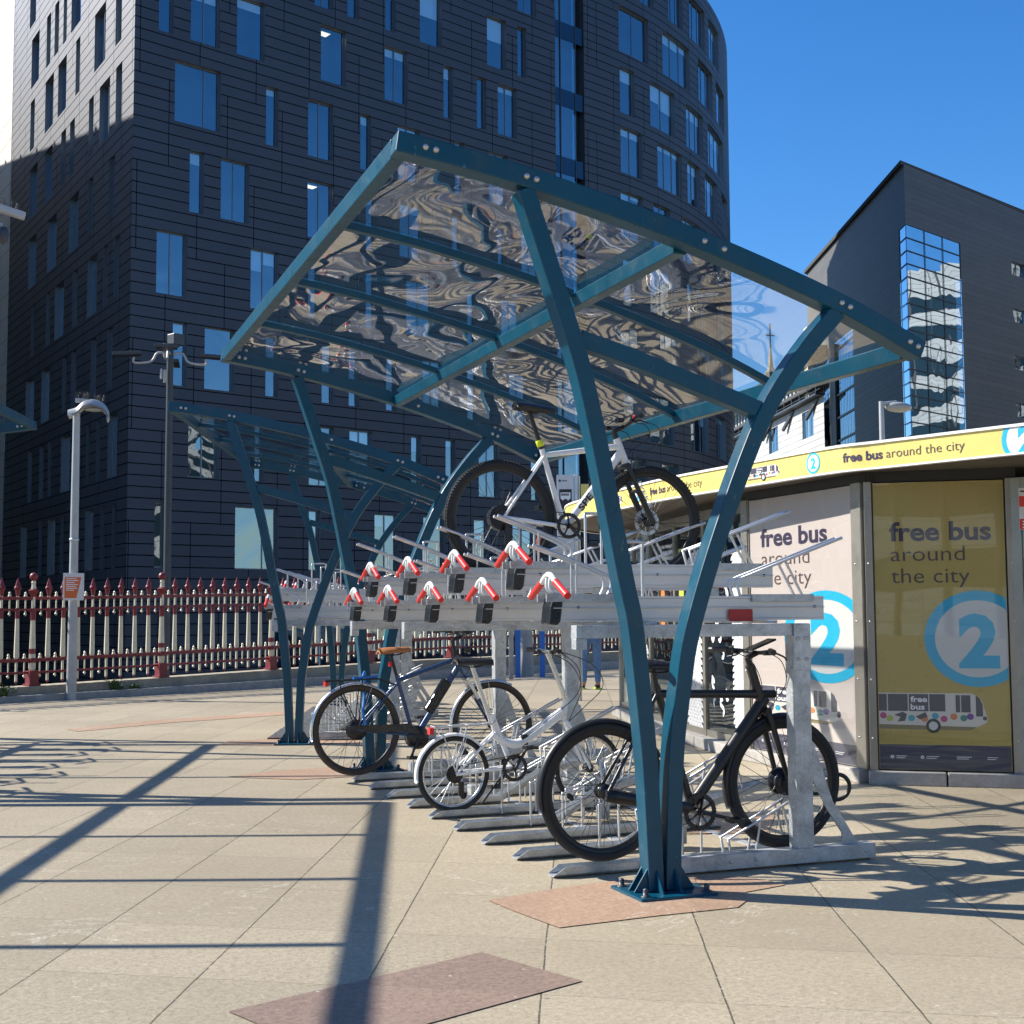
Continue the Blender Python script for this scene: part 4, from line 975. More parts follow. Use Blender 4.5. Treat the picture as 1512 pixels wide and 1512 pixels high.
class Face:
    """a vertical facade following a plan curve: pos(u) -> (x, y), nrm(u) -> outward (x, y)"""
    def __init__(s, origin, d, side, R_=None):
        s.o = Vector(origin); s.d = Vector(d).normalized(); s.side = side; s.R = R_
        s.n = Vector((s.d.y, -s.d.x))*side
    def pn(s, u):
        if not s.R: p = s.o+s.d*u; return p, s.n
        c = s.o-s.n*s.R; t = u/s.R
        n = s.n*math.cos(t)+s.d*math.sin(t); return c+n*s.R, n
    def at(s, u, z, off=0):
        p, n = s.pn(u); return (p.x+n.x*off, p.y+n.y*off, z)
def wall_mesh(face, umax, z0, z1, rows, step, loc, name, m, parent, zcuts=()):
    mb = MB(); uvs = []
    def quad(u0, u1, a, b):
        n = max(1, int(math.ceil((u1-u0)/step)))
        for i in range(n):
            p = u0+(u1-u0)*i/n; q = u0+(u1-u0)*(i+1)/n
            vs_ = [face.at(p, a), face.at(q, a), face.at(q, b), face.at(p, b)]
            f = (0, 1, 2, 3) if face.side > 0 else (3, 2, 1, 0)
            mb.add([tuple(Vector(v)-loc) for v in vs_], [f]); uvs.extend([(p, a), (q, a), (q, b), (p, b)])
    z = z0
    for (zb, zt, ws) in sorted(rows):
        if zb > z: quad(0, umax, z, zb)
        u = 0
        for (a, b) in sorted(ws):
            if a > u: quad(u, a, zb, zt)
            u = b
        if u < umax: quad(u, umax, zb, zt)
        z = zt
    if z < z1: quad(0, umax, z, z1)
    return mb.build(name, m, parent, 0, uvs)
def window_meshes(face, u0, u1, zb, zt, n, rec, loc, blind=0, uneven=None, room=.45, lamp=False):
    fr = MB(); gl = MB(); bl = MB(); rm = MB(); lt = MB(); sd = face.side
    def q(mb, pts): 
        pts = [tuple(Vector(p)-loc) for p in pts]; mb.add(pts, [(0, 1, 2, 3)])
    A = lambda u, z, o: face.at(u, z, o)
    # reveals
    q(fr, [A(u0, zb, 0), A(u0, zb, -rec), A(u0, zt, -rec), A(u0, zt, 0)]); q(fr, [A(u1, zb, 0), A(u1, zt, 0), A(u1, zt, -rec), A(u1, zb, -rec)])
    q(fr, [A(u0, zt, 0), A(u0, zt, -rec), A(u1, zt, -rec), A(u1, zt, 0)]); q(fr, [A(u0, zb, 0), A(u1, zb, 0), A(u1, zb, -rec), A(u0, zb, -rec)])
    def barq(a, b, c, d, o=-rec+.03, dp=.06):
        p = [A(a, c, o), A(b, c, o), A(b, d, o), A(a, d, o), A(a, c, o-dp), A(b, c, o-dp), A(b, d, o-dp), A(a, d, o-dp)]
        fr.add([tuple(Vector(x)-loc) for x in p], [(0, 1, 2, 3), (0, 4, 5, 1), (1, 5, 6, 2), (2, 6, 7, 3), (3, 7, 4, 0)])
    t = .05
    barq(u0, u0+t, zb, zt); barq(u1-t, u1, zb, zt); barq(u0+t, u1-t, zb, zb+t); barq(u0+t, u1-t, zt-t, zt)
    ed = [u0+t+(u1-u0-2*t)*i/n for i in range(n+1)]
    if uneven and n == 2: ed[1] = u0+(u1-u0)*uneven
    for e in ed[1:-1]: barq(e-t*.5, e+t*.5, zb+t, zt-t)
    for a, b in zip(ed, ed[1:]):
        q(gl, [A(a, zb+t, -rec), A(b, zb+t, -rec), A(b, zt-t, -rec), A(a, zt-t, -rec)])
        if blind > 0:
            k = blind*(1 if random.random() < .8 else random.uniform(.6, 1.8)); zz = max(zb+.1, zt-t-(zt-zb)*k)
            q(bl, [A(a+.02, zz, -rec-.09), A(b-.02, zz, -rec-.09), A(b-.02, zt-t, -rec-.09), A(a+.02, zt-t, -rec-.09)])
    ro = -rec-room*2.4  # backing sheets behind the pane, coloured dark as an unlit room
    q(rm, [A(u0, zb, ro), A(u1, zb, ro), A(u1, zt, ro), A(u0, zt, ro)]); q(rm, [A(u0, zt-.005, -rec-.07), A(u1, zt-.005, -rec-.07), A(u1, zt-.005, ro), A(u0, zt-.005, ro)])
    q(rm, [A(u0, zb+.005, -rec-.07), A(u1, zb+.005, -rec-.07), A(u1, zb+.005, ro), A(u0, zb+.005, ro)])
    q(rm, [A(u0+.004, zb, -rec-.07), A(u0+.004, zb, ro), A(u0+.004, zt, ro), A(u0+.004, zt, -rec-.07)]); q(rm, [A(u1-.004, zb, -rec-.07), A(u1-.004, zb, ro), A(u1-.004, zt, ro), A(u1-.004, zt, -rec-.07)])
    if lamp:
        c = (u0+u1)/2; w2 = min(.3, (u1-u0)*.25); q(lt, [A(c-w2, zt-.02, -rec-.5), A(c+w2, zt-.02, -rec-.5), A(c+w2, zt-.02, -rec-.95), A(c-w2, zt-.02, -rec-.95)])
    return fr, gl, bl, rm, lt
def dist_area(face, u, z):
    p = Vector(face.at(u, z)); v = p-cam_loc; return v
def build_windows(jobs, loc, parent, recd=.22, fm='wframe', limit=100, glass='glass', blindp=.7, lampp=.06):
    """jobs: (face, u0, u1, zb, zt, n); the largest in the picture become parts, the rest one part"""
    sc = []
    for j in jobs:
        f, u0, u1, zb, zt, n = j[:6]
        p, nn = f.pn((u0+u1)/2); v = Vector((p.x, p.y, (zb+zt)/2))-cam_loc; d = v.length
        a = (u1-u0)*(zt-zb)*abs(v.normalized().dot(Vector((nn.x, nn.y, 0))))/d**2; sc.append((-a, len(sc), j))
    sc.sort(); rest = [MB() for _ in range(5)]
    for r_, (_, _, j) in enumerate(sc):
        f, u0, u1, zb, zt, n = j[:6]; bl = random.choice((.10, .14, .2, .22, .25, .35)) if random.random() < blindp else 0
        if len(j) > 6 and j[6] is not None: bl = j[6]
        M_ = window_meshes(f, u0, u1, zb, zt, n, recd, loc, bl, j[7] if len(j) > 7 else None, lamp=random.random() < lampp)
        if r_ < limit:
            w_ = M_[0].build('window', fm, parent); M_[1].build('pane', glass, w_)
            if M_[2].v: M_[2].build('blind', 'blind', w_)
            M_[3].build('unlit_room_backing', 'room', w_)
            if M_[4].v: M_[4].build('ceiling_lamp', 'lit', w_)
        else:
            for a, b in zip(rest, M_): a.add(b.v, b.f)
    if rest[0].v:
        w_ = rest[0].build('window', fm, parent); w_['kind'] = 'stuff'
        rest[1].build('pane', glass, w_)
        if rest[2].v: rest[2].build('blind', 'blind', w_)
        rest[3].build('unlit_room_backing', 'room', w_)
        if rest[4].v: rest[4].build('ceiling_lamp', 'lit', w_)
# --- dark office block
CB = Vector((1.47, 50.66)); dL = Vector((-.211, .978)); dR = Vector((.938, .347)).normalized()
dark = empty('office_building', (CB.x, CB.y, 0)); tag(dark, 'tall dark clad office block with scattered blue windows and a rounded right end', 'office building')
loc = Vector(dark.location)
FL = Face(CB, dL, -1); FR = Face(CB, dR, 1)
arc0 = CB+dR*27.3; FC = Face(arc0, dR, 1, 33.0)
ZTOP = 40.9; ZBASE = -4.2
rowsR = [(ZB[k], ZB[k]+WH, [(a, b) for a, b, _ in v]) for k, v in RW.items()]
STR0, STR1 = 24.4, 26.6
rr = []
for (a, b, ws) in rowsR: rr.append((a, b, ws))
for k in (9,): rr.append((ZB[k], ZB[k]+WH, [(2, 3.4), (7, 7.7), (12, 13.4), (17, 17.7), (21, 22.3)]))
wall_mesh(FR, STR0, ZBASE, ZTOP, rr, 99, loc, 'front_wall', 'clad', dark)
wall_mesh(FL, 23.2, ZBASE, ZTOP, [(ZB[k], ZB[k]+WH, [(a, b) for a, b, _ in v]) for k, v in LW.items()], 99, loc, 'side_wall', 'clad', dark)
wall_mesh(FC, 46, ZBASE, ZTOP, [(ZB[k], ZB[k]+WH, [(a, b) for a, b, _ in v]) for k, v in CW.items()], .8, loc, 'curved_wall', 'clad', dark)
FR2 = Face(CB+dR*STR1, dR, 1)
wall_mesh(FR2, 27.3-STR1, ZBASE, ZTOP, [], 99, loc, 'corner_panel', 'clad', dark)
jobs = []
for k, v in RW.items():
    for (a, b, n) in v: jobs.append((FR, a, b, ZB[k], ZB[k]+WH, n, (.42 if (k, round(a)) in ((7, 15), (7, 20)) else None), .67 if b-a > 2.1 else None))
for (a, b) in [(2, 3.4), (7, 7.7), (12, 13.4), (17, 17.7), (21, 22.3)]: jobs.append((FR, a, b, ZB[9], ZB[9]+WH, 1))
for k, v in LW.items():
    for (a, b, n) in v: jobs.append((FL, a, b, ZB[k], ZB[k]+WH, n, 0))
for k, v in CW.items():
    for (a, b, n) in v: jobs.append((FC, a, b, ZB[k], ZB[k]+WH, n))
build_windows(jobs, loc, dark)
# glazed stair strip, recessed
gs = MB(); spn = []; gf = MB()
F0 = Face(CB+dR*STR0, dR, 1)
def fq(mb, f, u0, u1, a, b, o): mb.add([tuple(Vector(f.at(u, z, o))-loc) for u, z in ((u0, a), (u1, a), (u1, b), (u0, b))], [(0, 1, 2, 3)])
wS = STR1-STR0
for k in range(11):
    z = -.6+k*3.82+.1
    fq(gs, F0, 0, .42, z, z+2.85, -.10); fq(gs, F0, .48, 1.55, z, z+2.85, -.10); fq(gs, F0, 1.61, wS, z, z+2.85, -.35)
    g1_ = MB(); fq(g1_, F0, 0, wS, z+2.85, z+3.82, -.08); spn.append(g1_)
    for a, b in ((.42, .48), (1.55, 1.61)): gf.add([tuple(Vector(F0.at(u, zz, o))-loc) for u, zz, o in ((a, z, -.05), (b, z, -.05), (b, z+3.82, -.05), (a, z+3.82, -.05))], [(0, 1, 2, 3)])
gf.add([tuple(Vector(F0.at(u, zz, o))-loc) for u, zz, o in ((0, ZBASE, 0), (0, ZBASE, -.9), (0, ZTOP, -.9), (0, ZTOP, 0))], [(0, 1, 2, 3)])
gf.add([tuple(Vector(F0.at(u, zz, o))-loc) for u, zz, o in ((wS, ZBASE, 0), (wS, ZTOP, 0), (wS, ZTOP, -.9), (wS, ZBASE, -.9))], [(0, 1, 2, 3)])
gbk = MB(); fq(gbk, F0, 0, wS, ZBASE, ZTOP, -.9)
s_ = gf.build('glazed_strip', 'framedark', dark); gs.build('pane', 'glass', s_); MT['spn'] = simple('blue_spandrel', (.008, .035, .075), .2, .2, .2, 2); [g1_.build('spandrel', 'spn', s_) for g1_ in spn]; gbk.build('unlit_room_backing', 'room', s_)
# parapet and roof
pl = MB(); pts = [FL.at(23.2, 0), FR.at(0, 0)]+[FR.at(u, 0) for u in (STR0, 27.3)]+[FC.at(u, 0) for u in range(1, 47, 1)]
lp_ = FC.at(46, 0); back = [(lp_[0]-8, lp_[1]+1, 0), (CB.x-2, CB.y+45, 0)]
pl.add([tuple(Vector((p[0], p[1], ZTOP-.02))-loc) for p in pts+back], [tuple(range(len(pts+back)))]); pl.build('roof', 'clad2', dark)
# ground floor glazing of the dark block (below the plaza level the shop front is lit dimly)
sg = MB(); 
for u in (7, 9.4, 11.8, 14.2, 16.6): fq(sg, FR, u, u+2.1, -3.6, .9, .03)
s_ = MB(); 
for u in (6.9, 9.3, 11.7, 14.1, 16.5): s_.add([tuple(Vector(FR.at(a, zz, .05))-loc) for a, zz in ((u, -3.7), (u+.1, -3.7), (u+.1, 1.0), (u, 1.0))], [(0, 1, 2, 3)])
q_ = s_.build('shop_front', 'wlight', dark); sg.build('pane', 'glass', q_)
# --- cream building at the left edge
cb = empty('office_building', (-3.4, 74, 0)); tag(cb, 'cream clad building at the left edge beside the dark block', 'office building')
FQ = Face(CB+dL*23.3, dL, -1); wall_mesh(FQ, 30, ZBASE, 46, [], 99, Vector(cb.location), 'side_wall', 'clad4', cb)
FQ2 = Face(CB+dL*23.3, Vector((.978, .211)), 1); wall_mesh(FQ2, 8, ZBASE, 46, [], 99, Vector(cb.location), 'front_wall', 'clad4', cb)
# --- grey corner building on the right
GC = Vector((56.69, 71.28)); d1 = Vector((.3505, .9366)); d2 = Vector((.9297, .3684)).normalized(); GZ = 33.4
grey = empty('office_building', (GC.x, GC.y, 0)); tag(grey, 'charcoal rendered building with a glass corner and sharp roof edge on the right', 'office building')
gl_ = Vector(grey.location)
G1 = Face(GC, d1, -1); G2 = Face(GC, d2, 1)
w2rows = []
for k in range(8):
    z = 28.0-k*3.82
    if z > 1: w2rows.append((z, z+1.1, [(15.7, 17.9), (22, 24.2), (28, 30.2)]))
GT0, GT1 = -3.5, 29.0
def rows_with_glass(rows, cut):
    out = []; zs = sorted(set([GT0, GT1]+[z for r in rows for z in r[:2]]))
    for a, b in zip(zs, zs[1:]):
        ws = [w_ for r in rows if r[0] <= a and b <= r[1] for w_ in r[2]]
        out.append((a, b, ws+([(0, cut)] if b <= GT1 else [])))
    return out
wall_mesh(G2, 40, ZBASE, GZ, rows_with_glass(w2rows, 7.7), 99, gl_, 'front_wall', 'clad2', grey)
g1rows = [(2.0, 24.6, [(15.0, 21.2), (23.2, 28.6)])]
wall_mesh(G1, 31, ZBASE, GZ, rows_with_glass(g1rows, 1.75), 99, gl_, 'side_wall', 'clad2', grey)
jobs = [(G2, a, b, zb, zt, 2, 0) for (zb, zt, ws) in w2rows for (a, b) in ws]; build_windows(jobs, gl_, grey, .2, 'wframe', 40, 'glass', 0, 0)
# glass corner
cw = MB(); cf = MB(); fl_ = MB()
def gq(mb, f, u0, u1, a, b, o): mb.add([tuple(Vector(f.at(u, z, o))-gl_) for u, z in ((u0, a), (u1, a), (u1, b), (u0, b))], [(0, 1, 2, 3)])
nz = 34; hz = (GT1-GT0)/nz
for k in range(nz):
    z = GT0+k*hz
    for i in range(3): gq(cw, G2, i*7.7/3+.03, (i+1)*7.7/3-.03, z+.03, z+hz-.03, -.05)
    gq(cw, G1, .03, 1.72, z+.03, z+hz-.03, -.05)
    cf.add([tuple(Vector(p)-gl_) for p in (G2.at(0, z-.04, .0), G2.at(7.7, z-.04, .0), G2.at(7.7, z+.04, .0), G2.at(0, z+.04, 0))], [(0, 1, 2, 3)])
    cf.add([tuple(Vector(p)-gl_) for p in (G1.at(0, z-.04, .0), G1.at(1.75, z-.04, .0), G1.at(1.75, z+.04, .0), G1.at(0, z+.04, 0))], [(0, 1, 2, 3)])
for i in range(4): gq(cf, G2, max(0, i*7.7/3-.04), min(7.7, i*7.7/3+.04), GT0, GT1, .002)
gq(cf, G1, 1.68, 1.75, GT0, GT1, .002); gq(cf, G1, 0, .05, GT0, GT1, .002)
gq(fl_, G2, .62, 7.7, GT0, GT1, -.5); gq(fl_, G1, .62, 1.75, GT0, GT1, -.5)
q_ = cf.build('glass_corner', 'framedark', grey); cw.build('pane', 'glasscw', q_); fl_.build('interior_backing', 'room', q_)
# cream fin and recessed glazing on its left side
for (a, b) in ((15.0, 21.2), (23.2, 28.6)):
    bk = MB(); fm = MB(); gp_ = MB(); gq(bk, G1, a, b, 2, 24.6, -1.2)
    for (u0, u1) in ((a, a), (b, b)): fm.add([tuple(Vector(G1.at(u0, zz, o))-gl_) for zz, o in ((2, 0), (24.6, 0), (24.6, -1.2), (2, -1.2))], [(0, 1, 2, 3)])
    for z in range(2, 25, 2): gq(fm, G1, a, b, z-.09, z+.09, -.10)
    for u in [a+(b-a)*i/6 for i in range(7)]: gq(fm, G1, u-.06, u+.06, 2, 24.6, -.12)
    gq(gp_, G1, a, b, 2, 24.6, -.18)
    f_ = fm.build('glazing_grid', 'framedark', grey); gp_.build('pane', 'glass', f_); bk.build('interior_backing', 'room', f_)
fn = MB(); A0 = Vector(G1.at(30.2, 0, 0)); fn.box((A0.x-gl_.x, A0.y-gl_.y, 12), (.9, 1.6, 32), Matrix.Rotation(-math.atan2(d1.x, d1.y), 3, 'Z')); fn.build('cream_fin', 'cream', grey)
rf = MB(); rp = [G1.at(31, GZ, .25), G1.at(0, GZ, .25), G2.at(40, GZ, .25), (GC.x+23, GC.y+29, GZ)]
rf.add([tuple(Vector(p)-gl_) for p in rp]+[tuple(Vector(p)-gl_+V3(0, 0, .3)) for p in rp], [(3, 2, 1, 0), (4, 5, 6, 7), (0, 1, 5, 4), (1, 2, 6, 5), (2, 3, 7, 6), (3, 0, 4, 7)]); rf.build('roof', 'clad2', grey)
# --- white office block in the gap
wb = empty('office_building', (70, 112, 0)); tag(wb, 'white clad building seen in the gap between the dark block and the charcoal one', 'office building')
wo = Vector(wb.location); W0 = Vector((73.6, 124.8)); dW = Vector((-.278, -.96)).normalized()
FW = Face(W0-dW*10, dW, 1); WU = 42.5
wj = [(FW, u, u+3.4, z, z+2.5, 3, 0) for z in (17.3, 13.2, 9.1) for u in (12.0, 24.5, 36)]
rws = {}
for j in wj: rws.setdefault((j[3], j[4]), []).append((j[1], j[2]))
wall_mesh(FW, WU, ZBASE, 20.5, [(a, b, ws) for (a, b), ws in rws.items()], 99, wo, 'wall', 'clad3', wb); build_windows(wj, wo, wb, .15, 'wlight', 40, 'glass', 0, 0)
FW2 = Face(W0-dW*10-FW.n*1.6, dW, 1); wall_mesh(FW2, WU, 20.5, 25.0, [(22.5, 24.4, [(u*1.3, u*1.3+.75) for u in range(1, 32)])], 99, wo, 'upper_wall', 'clad3', wb)
build_windows([(FW2, u*1.3, u*1.3+.75, 22.5, 24.4, 1, 0) for u in range(1, 32)], wo, wb, .1, 'wlight', 40, 'glass', 0, 0)
bl_ = MB(); p0 = Vector(FW.at(0, 20.6, .3))-wo; p1 = Vector(FW.at(WU, 20.6, .3))-wo
bl_.bar(p0, p1, .9, .18)
for h in (.5, 1.0): bl_.bar(p0+V3(0, 0, h), p1+V3(0, 0, h), .05, .05)
for i in range(17):
    a = p0.lerp(p1, (i+.5)/17); bl_.bar(a, a+V3(0, 0, 1.0), .07, .07, (0, 1, 0))
    if i % 3 == 0: bl_.bar(a+V3(0, .3, -1.7), a+V3(-.3, -2.2, -.1), .25, .3)
bl_.build('balcony', 'lampdark', wb)
cl = MB(); p0 = Vector(FW.at(0, 21.9, -.9))-wo; p1 = Vector(FW.at(WU, 21.9, -.9))-wo; cl.bar(p0, p1, 1.6, .35); cl.bar(p0+V3(0, 0, 3.0), p1+V3(0, 0, 3.0), 2.4, .25); cl.build('cornice', 'clad3', wb)
# --- spire
sp = empty('church_spire', (82.5, 130.9, 0)); tag(sp, 'distant pointed church spire with a finial above the white building', 'spire')
m_ = MB(); m_.lathe((0, 0, 0), [(5, -4), (5, 20), (3.4, 23), (1.5, 26), (.9, 28), (1.2, 28.3), (.7, 29), (.75, 30), (.35, 30.6), (.12, 33)], (0, 0, 1), 8, False); m_.build('tower', 'stonewall', sp)
m_ = MB(); m_.tube([(0, 0, 32.8), (0, 0, 36)], .1, 6); m_.tube([(-.6, 0, 34.6), (.6, 0, 34.6)], .09, 6); m_.build('finial', 'lampdark', sp)
# --- buildings outside the frame: they shade or are mirrored in the glass
def block(cx, cy, wx, wy, h, m, label, rz=0, bands=0):
    t = empty('office_building', (cx, cy, 0), R(rz)); tag(t, label, 'office building')
    mb = MB(); uv = []
    c = [(-wx/2, -wy/2), (wx/2, -wy/2), (wx/2, wy/2), (-wx/2, wy/2)]
    for i in range(4):
        a, b = c[i], c[(i+1) % 4]; L_ = math.hypot(b[0]-a[0], b[1]-a[1])
        mb.add([(*a, ZBASE), (*b, ZBASE), (*b, h), (*a, h)], [(0, 1, 2, 3)]); uv += [(0, ZBASE), (L_, ZBASE), (L_, h), (0, h)]
    mb.add([(*c[0], h), (*c[1], h), (*c[2], h), (*c[3], h)], [(0, 1, 2, 3)]); uv += [(0, 0)]*4
    mb.build('wall', m, t, 0, uv)
    if bands:
        wn = MB(); k = 0; z = 2.5
        while z+1.8 < h-1:
            wn.bb(-wx/2-.06, wx/2+.06, -wy/2-.06, wy/2+.06, z, z+1.75); z += bands
        wn.build('window_band', MT['glassband'], t)
        fr = MB(); n = int(wx/3)
        for i in range(n):
            x = -wx/2+(i+.5)*wx/n
            for y in (-wy/2-.1, wy/2+.1): fr.bb(x-.12, x+.12, y-.08, y+.08, 0, h)
        n = int(wy/3)
        for i in range(n):
            y = -wy/2+(i+.5)*wy/n
            for x in (-wx/2-.1, wx/2+.1): fr.bb(x-.08, x+.08, y-.12, y+.12, 0, h)
        fr.build('pilaster', m, t)
    return t
block_r = None
MT['glassband'] = simple('dark_window_band', (.02, .04, .05), .1, .2, .2, .3)
block(-27, 84, 26, 56, 37.8, 'clad4', 'tall pale office block outside the frame to the left of the dark block', 0, 3.8)
block(-6, -52, 60, 14, 15.5, 'clad3', 'white office terrace behind the camera mirrored in the lower windows', 4, 3.4)
block(62, -30, 46, 16, 26, 'clad3', 'banded white building behind the camera to the right, mirrored in the glass corner', 24, 3.6)
block(128, 60, 14, 60, 42, 'clad3', 'white banded office block outside the frame on the right, mirrored in the tall glass corner', 0, 3.8)

# ================================================================== KIOSK
kx = empty('bus_kiosk', (3.3, 2.9, 0)); tag(kx, 'curved roofed kiosk with yellow fascia and large printed panels on its walls', 'kiosk')
KO = Vector(kx.location)
ZW = 2.34
WP = [(3.34, 4.75), (3.55, 5.95), (3.98, 8.0), (4.5, 9.9), (5.6, 10.9), (9.0, 10.6), (10.5, 6), (9.6, 1.2), (7.0, -.2), (5.2, .8), (4.21, 2.27)]
A_ = Vector((3.3, 4.75)); B2 = Vector((3.3, 2.93)); C_ = Vector((4.21, 2.29))
class Pan:
    def __init__(s, a, b): s.a = Vector(a); s.d = (Vector(b)-s.a).normalized(); s.L = (Vector(b)-s.a).length; s.n = Vector((s.d.y, -s.d.x))
    def at(s, u, z, o=0): p = s.a+s.d*u+s.n*o; return (p.x-KO.x, p.y-KO.y, z)
PW = Pan(A_, B2); PY = Pan(B2, C_)
if PW.n.x > 0: PW.n = -PW.n
if PY.n.y > 0: PY.n = -PY.n
def pbox(mb, p, u0, u1, z0, z1, o0, o1):
    v_ = [p.at(u, z, o) for o in (o0, o1) for (u, z) in ((u0, z0), (u1, z0), (u1, z1), (u0, z1))]
    mb.add(v_, [(0, 1, 2, 3), (7, 6, 5, 4), (0, 4, 5, 1), (1, 5, 6, 2), (2, 6, 7, 3), (3, 7, 4, 0)]); return mb
# plinth stones
pm = MB()
for (p, us) in ((PW, (-.1, .9, 1.78)), (PY, (-.02, .56, 1.16))):
    for a, b in zip(us, us[1:]): pbox(pm, p, a+.006, b-.006, 0, .105, -.25, .075)
for a, b in zip([(3.3, 4.85)]+WP[:0]+[(3.5, 5.95), (3.93, 8.0), (4.45, 9.9)], [(3.5, 5.95), (3.93, 8.0), (4.45, 9.9), (5.6, 11.0)]):
    p = Pan(a, b); p.n = p.n if p.n.x < 0 else -p.n
    k = max(1, int(p.L/.9))
    for i in range(k): pbox(pm, p, p.L*i/k+.006, p.L*(i+1)/k-.006, 0, .105, -.25, .09)
pm.build('plinth', 'granite', kx, .008)
# printed panels
b = pbox(MB(), PW, .10, 1.66, .115, ZW-.012, -.03, 0); pw = b.build('poster_panel', 'pwhite', kx)
b = pbox(MB(), PY, .07, 1.035, .115, ZW-.012, -.03, 0); py_ = b.build('poster_panel', 'pyellow', kx)
def bus(p, u0, u1, z0, z1, par, clipL):
    """side view of a shuttle bus print between u0..u1, z0..z1"""
    W_ = u1-u0; H = z1-z0; X = lambda a: u0+a*W_; Z = lambda a: z0+a*H
    body = [(X(0), Z(.16)), (X(.90), Z(.12)), (X(.985), Z(.24)), (X(1.0), Z(.34)), (X(.985), Z(.46)), (X(.95), Z(.80)), (X(.90), Z(.95)), (X(.85), Z(1.0)), (X(0), Z(1.0))]
    art(p.at, [('p', body, .0008)]).build('bus_body_print', 'buswhite', par)
    art(p.at, [('p', [(X(0), Z(.05)), (X(.84), Z(.03)), (X(.90), Z(.12)), (X(0), Z(.17))], .0012)]).build('bus_sill_print', simple('print_olive', (.20, .17, .08), .35, 0, .05, 3) if 'olive' not in MT else MT['olive'], par)
    ws = [('p', rect(X(0), Z(.52), X(.075), Z(.97)), .0016), ('p', rect(X(.085), Z(.52), X(.27), Z(.97)), .0016), ('p', rect(X(.28), Z(.52), X(.46), Z(.97)), .0016), ('p', rect(X(.47), Z(.52), X(.615), Z(.97)), .0016),
          ('p', rect(X(.71), Z(.50), X(.75), Z(.95)), .0016), ('p', rect(X(.76), Z(.50), X(.845), Z(.95)), .0016), ('p', [(X(.893), Z(.40)), (X(.955), Z(.40)), (X(.955), Z(.70)), (X(.93), Z(.86)), (X(.893), Z(.96))], .0016), ('p', circ(X(.972), Z(.35), W_*.02, 16), .002)]
    art(p.at, ws).build('bus_window_print', 'purple', par)
    art(p.at, [('t', 'free', X(.295), Z(.765), W_*.155, H*.15, .03, .0024), ('t', 'bus', X(.295), Z(.565), W_*.13, H*.15, .03, .0024)]).build('bus_lettering', 'textwhite', par)
    cols = ['m1', 'm6', 'm2', 'm4', 'm2', 'm1', 'm4', 'm5', 'm3']; xs = [.04, .10, .30, .42, .52, .60, .69, .78, .84]
    for c, x in zip(cols, xs): art(p.at, [('p', circ(X(x), Z(.36+.04*math.sin(x*40)), W_*.032, 14, H*.085), .0014+.0002*xs.index(x))]).build('bus_motif_print', c, par)
    art(p.at, [('p', [(X(.14), Z(.42)), (X(.22), Z(.50)), (X(.26), Z(.44)), (X(.24), Z(.26)), (X(.17), Z(.24)), (X(.20), Z(.36))], .0042), ('p', [(X(.34), Z(.38)), (X(.43), Z(.50)), (X(.45), Z(.38)), (X(.38), Z(.30))], .0042)]).build('bus_motif_print', 'purple', par)
    art(p.at, [('p', circ(X(.50), Z(.14), W_*.068, 24), .0044)]).build('bus_tyre_print', 'black', par)
    art(p.at, [('p', circ(X(.50), Z(.14), W_*.042, 24), .0048)]).build('bus_hub_print', 'pgrey', par)
def poster(p, par, L_, k, txt, circle, busr, band, dark_disc):
    art(p.at, [('t', 'free bus', txt['fb'][0], txt['fb'][1], txt['fb'][2], txt['fb'][3], .028, .0015)]).build('bold_lettering', 'textdark', par)
    art(p.at, [('t', 'around', txt['ar'][0], txt['ar'][1], txt['ar'][2], txt['ar'][3], -.004, .0015), ('t', 'the city', txt['ct'][0], txt['ct'][1], txt['ct'][2], txt['ct'][3], -.004, .0015)]).build('light_lettering', 'textbrown', par)
    cx, cz, r_, kk = circle; lim = L_
    def clip(v): return [(min(a, lim), b) for a, b in v]
    v_, f_ = ring(cx, cz, 0.001, r_*.86, 60, kk); art(p.at, [('m', clip(v_), f_, .0015)]).build('disc_print', 'pgrey', par)
    v_, f_ = ring(cx, cz, r_*.80, r_, 60, kk); art(p.at, [('m', clip(v_), f_, .0022)]).build('ring_print', 'cyan', par)
    art(p.at, [('t', '2', cx-r_*.36, cz-r_*kk*.55, r_*.76, r_*kk*1.05, .045, .0025)]).build('numeral', 'cyan', par)
    bus(p, *busr, par, True)
    z0, z1 = band; u0 = .10 if k == 0 else .07
    art(p.at, [('p', rect(u0+.003, z0, lim, z1), .001)]).build('footer_band_print', 'purple', par)
    fw = [];
    for i, (wd, nm) in enumerate(((.10, 0), (.12, 0), (.14, 0), (.10, 0))):
        u = u0+(lim-u0)*(.10+.23*i); zc = (z0+z1)/2
        if i < 2: fw += [('m', *ring(u, zc, .005, .013, 14), .0016)]
        fw += [('p', rect(u+.03, zc+.004, u+.03+wd*.8*(lim-u0), zc+.009), .0016), ('p', rect(u+.03, zc-.010, u+.03+wd*.65*(lim-u0), zc-.005), .0016)]
    art(p.at, fw).build('footer_mark_print', 'textwhite', par)
poster(PW, pw, 1.655, 0, dict(fb=(.285, 1.905, 1.03, .155), ar=(.300, 1.735, .75, .13), ct=(.265, 1.563, .81, .13)), (1.26, 1.123, .62, .61), (.11, 1.46, .40, .69), (.118, .275), False)
poster(PY, py_, 1.03, 1, dict(fb=(.187, 1.875, .75, .145), ar=(.192, 1.715, .55, .12), ct=(.193, 1.545, .58, .12)), (.816, 1.115, .39, .94), (.075, .872, .41, .70), (.118, .305), True)
MT['pglass'] = make_glass('poster_glazing', (.93, .93, .92), .045, .004, .8)
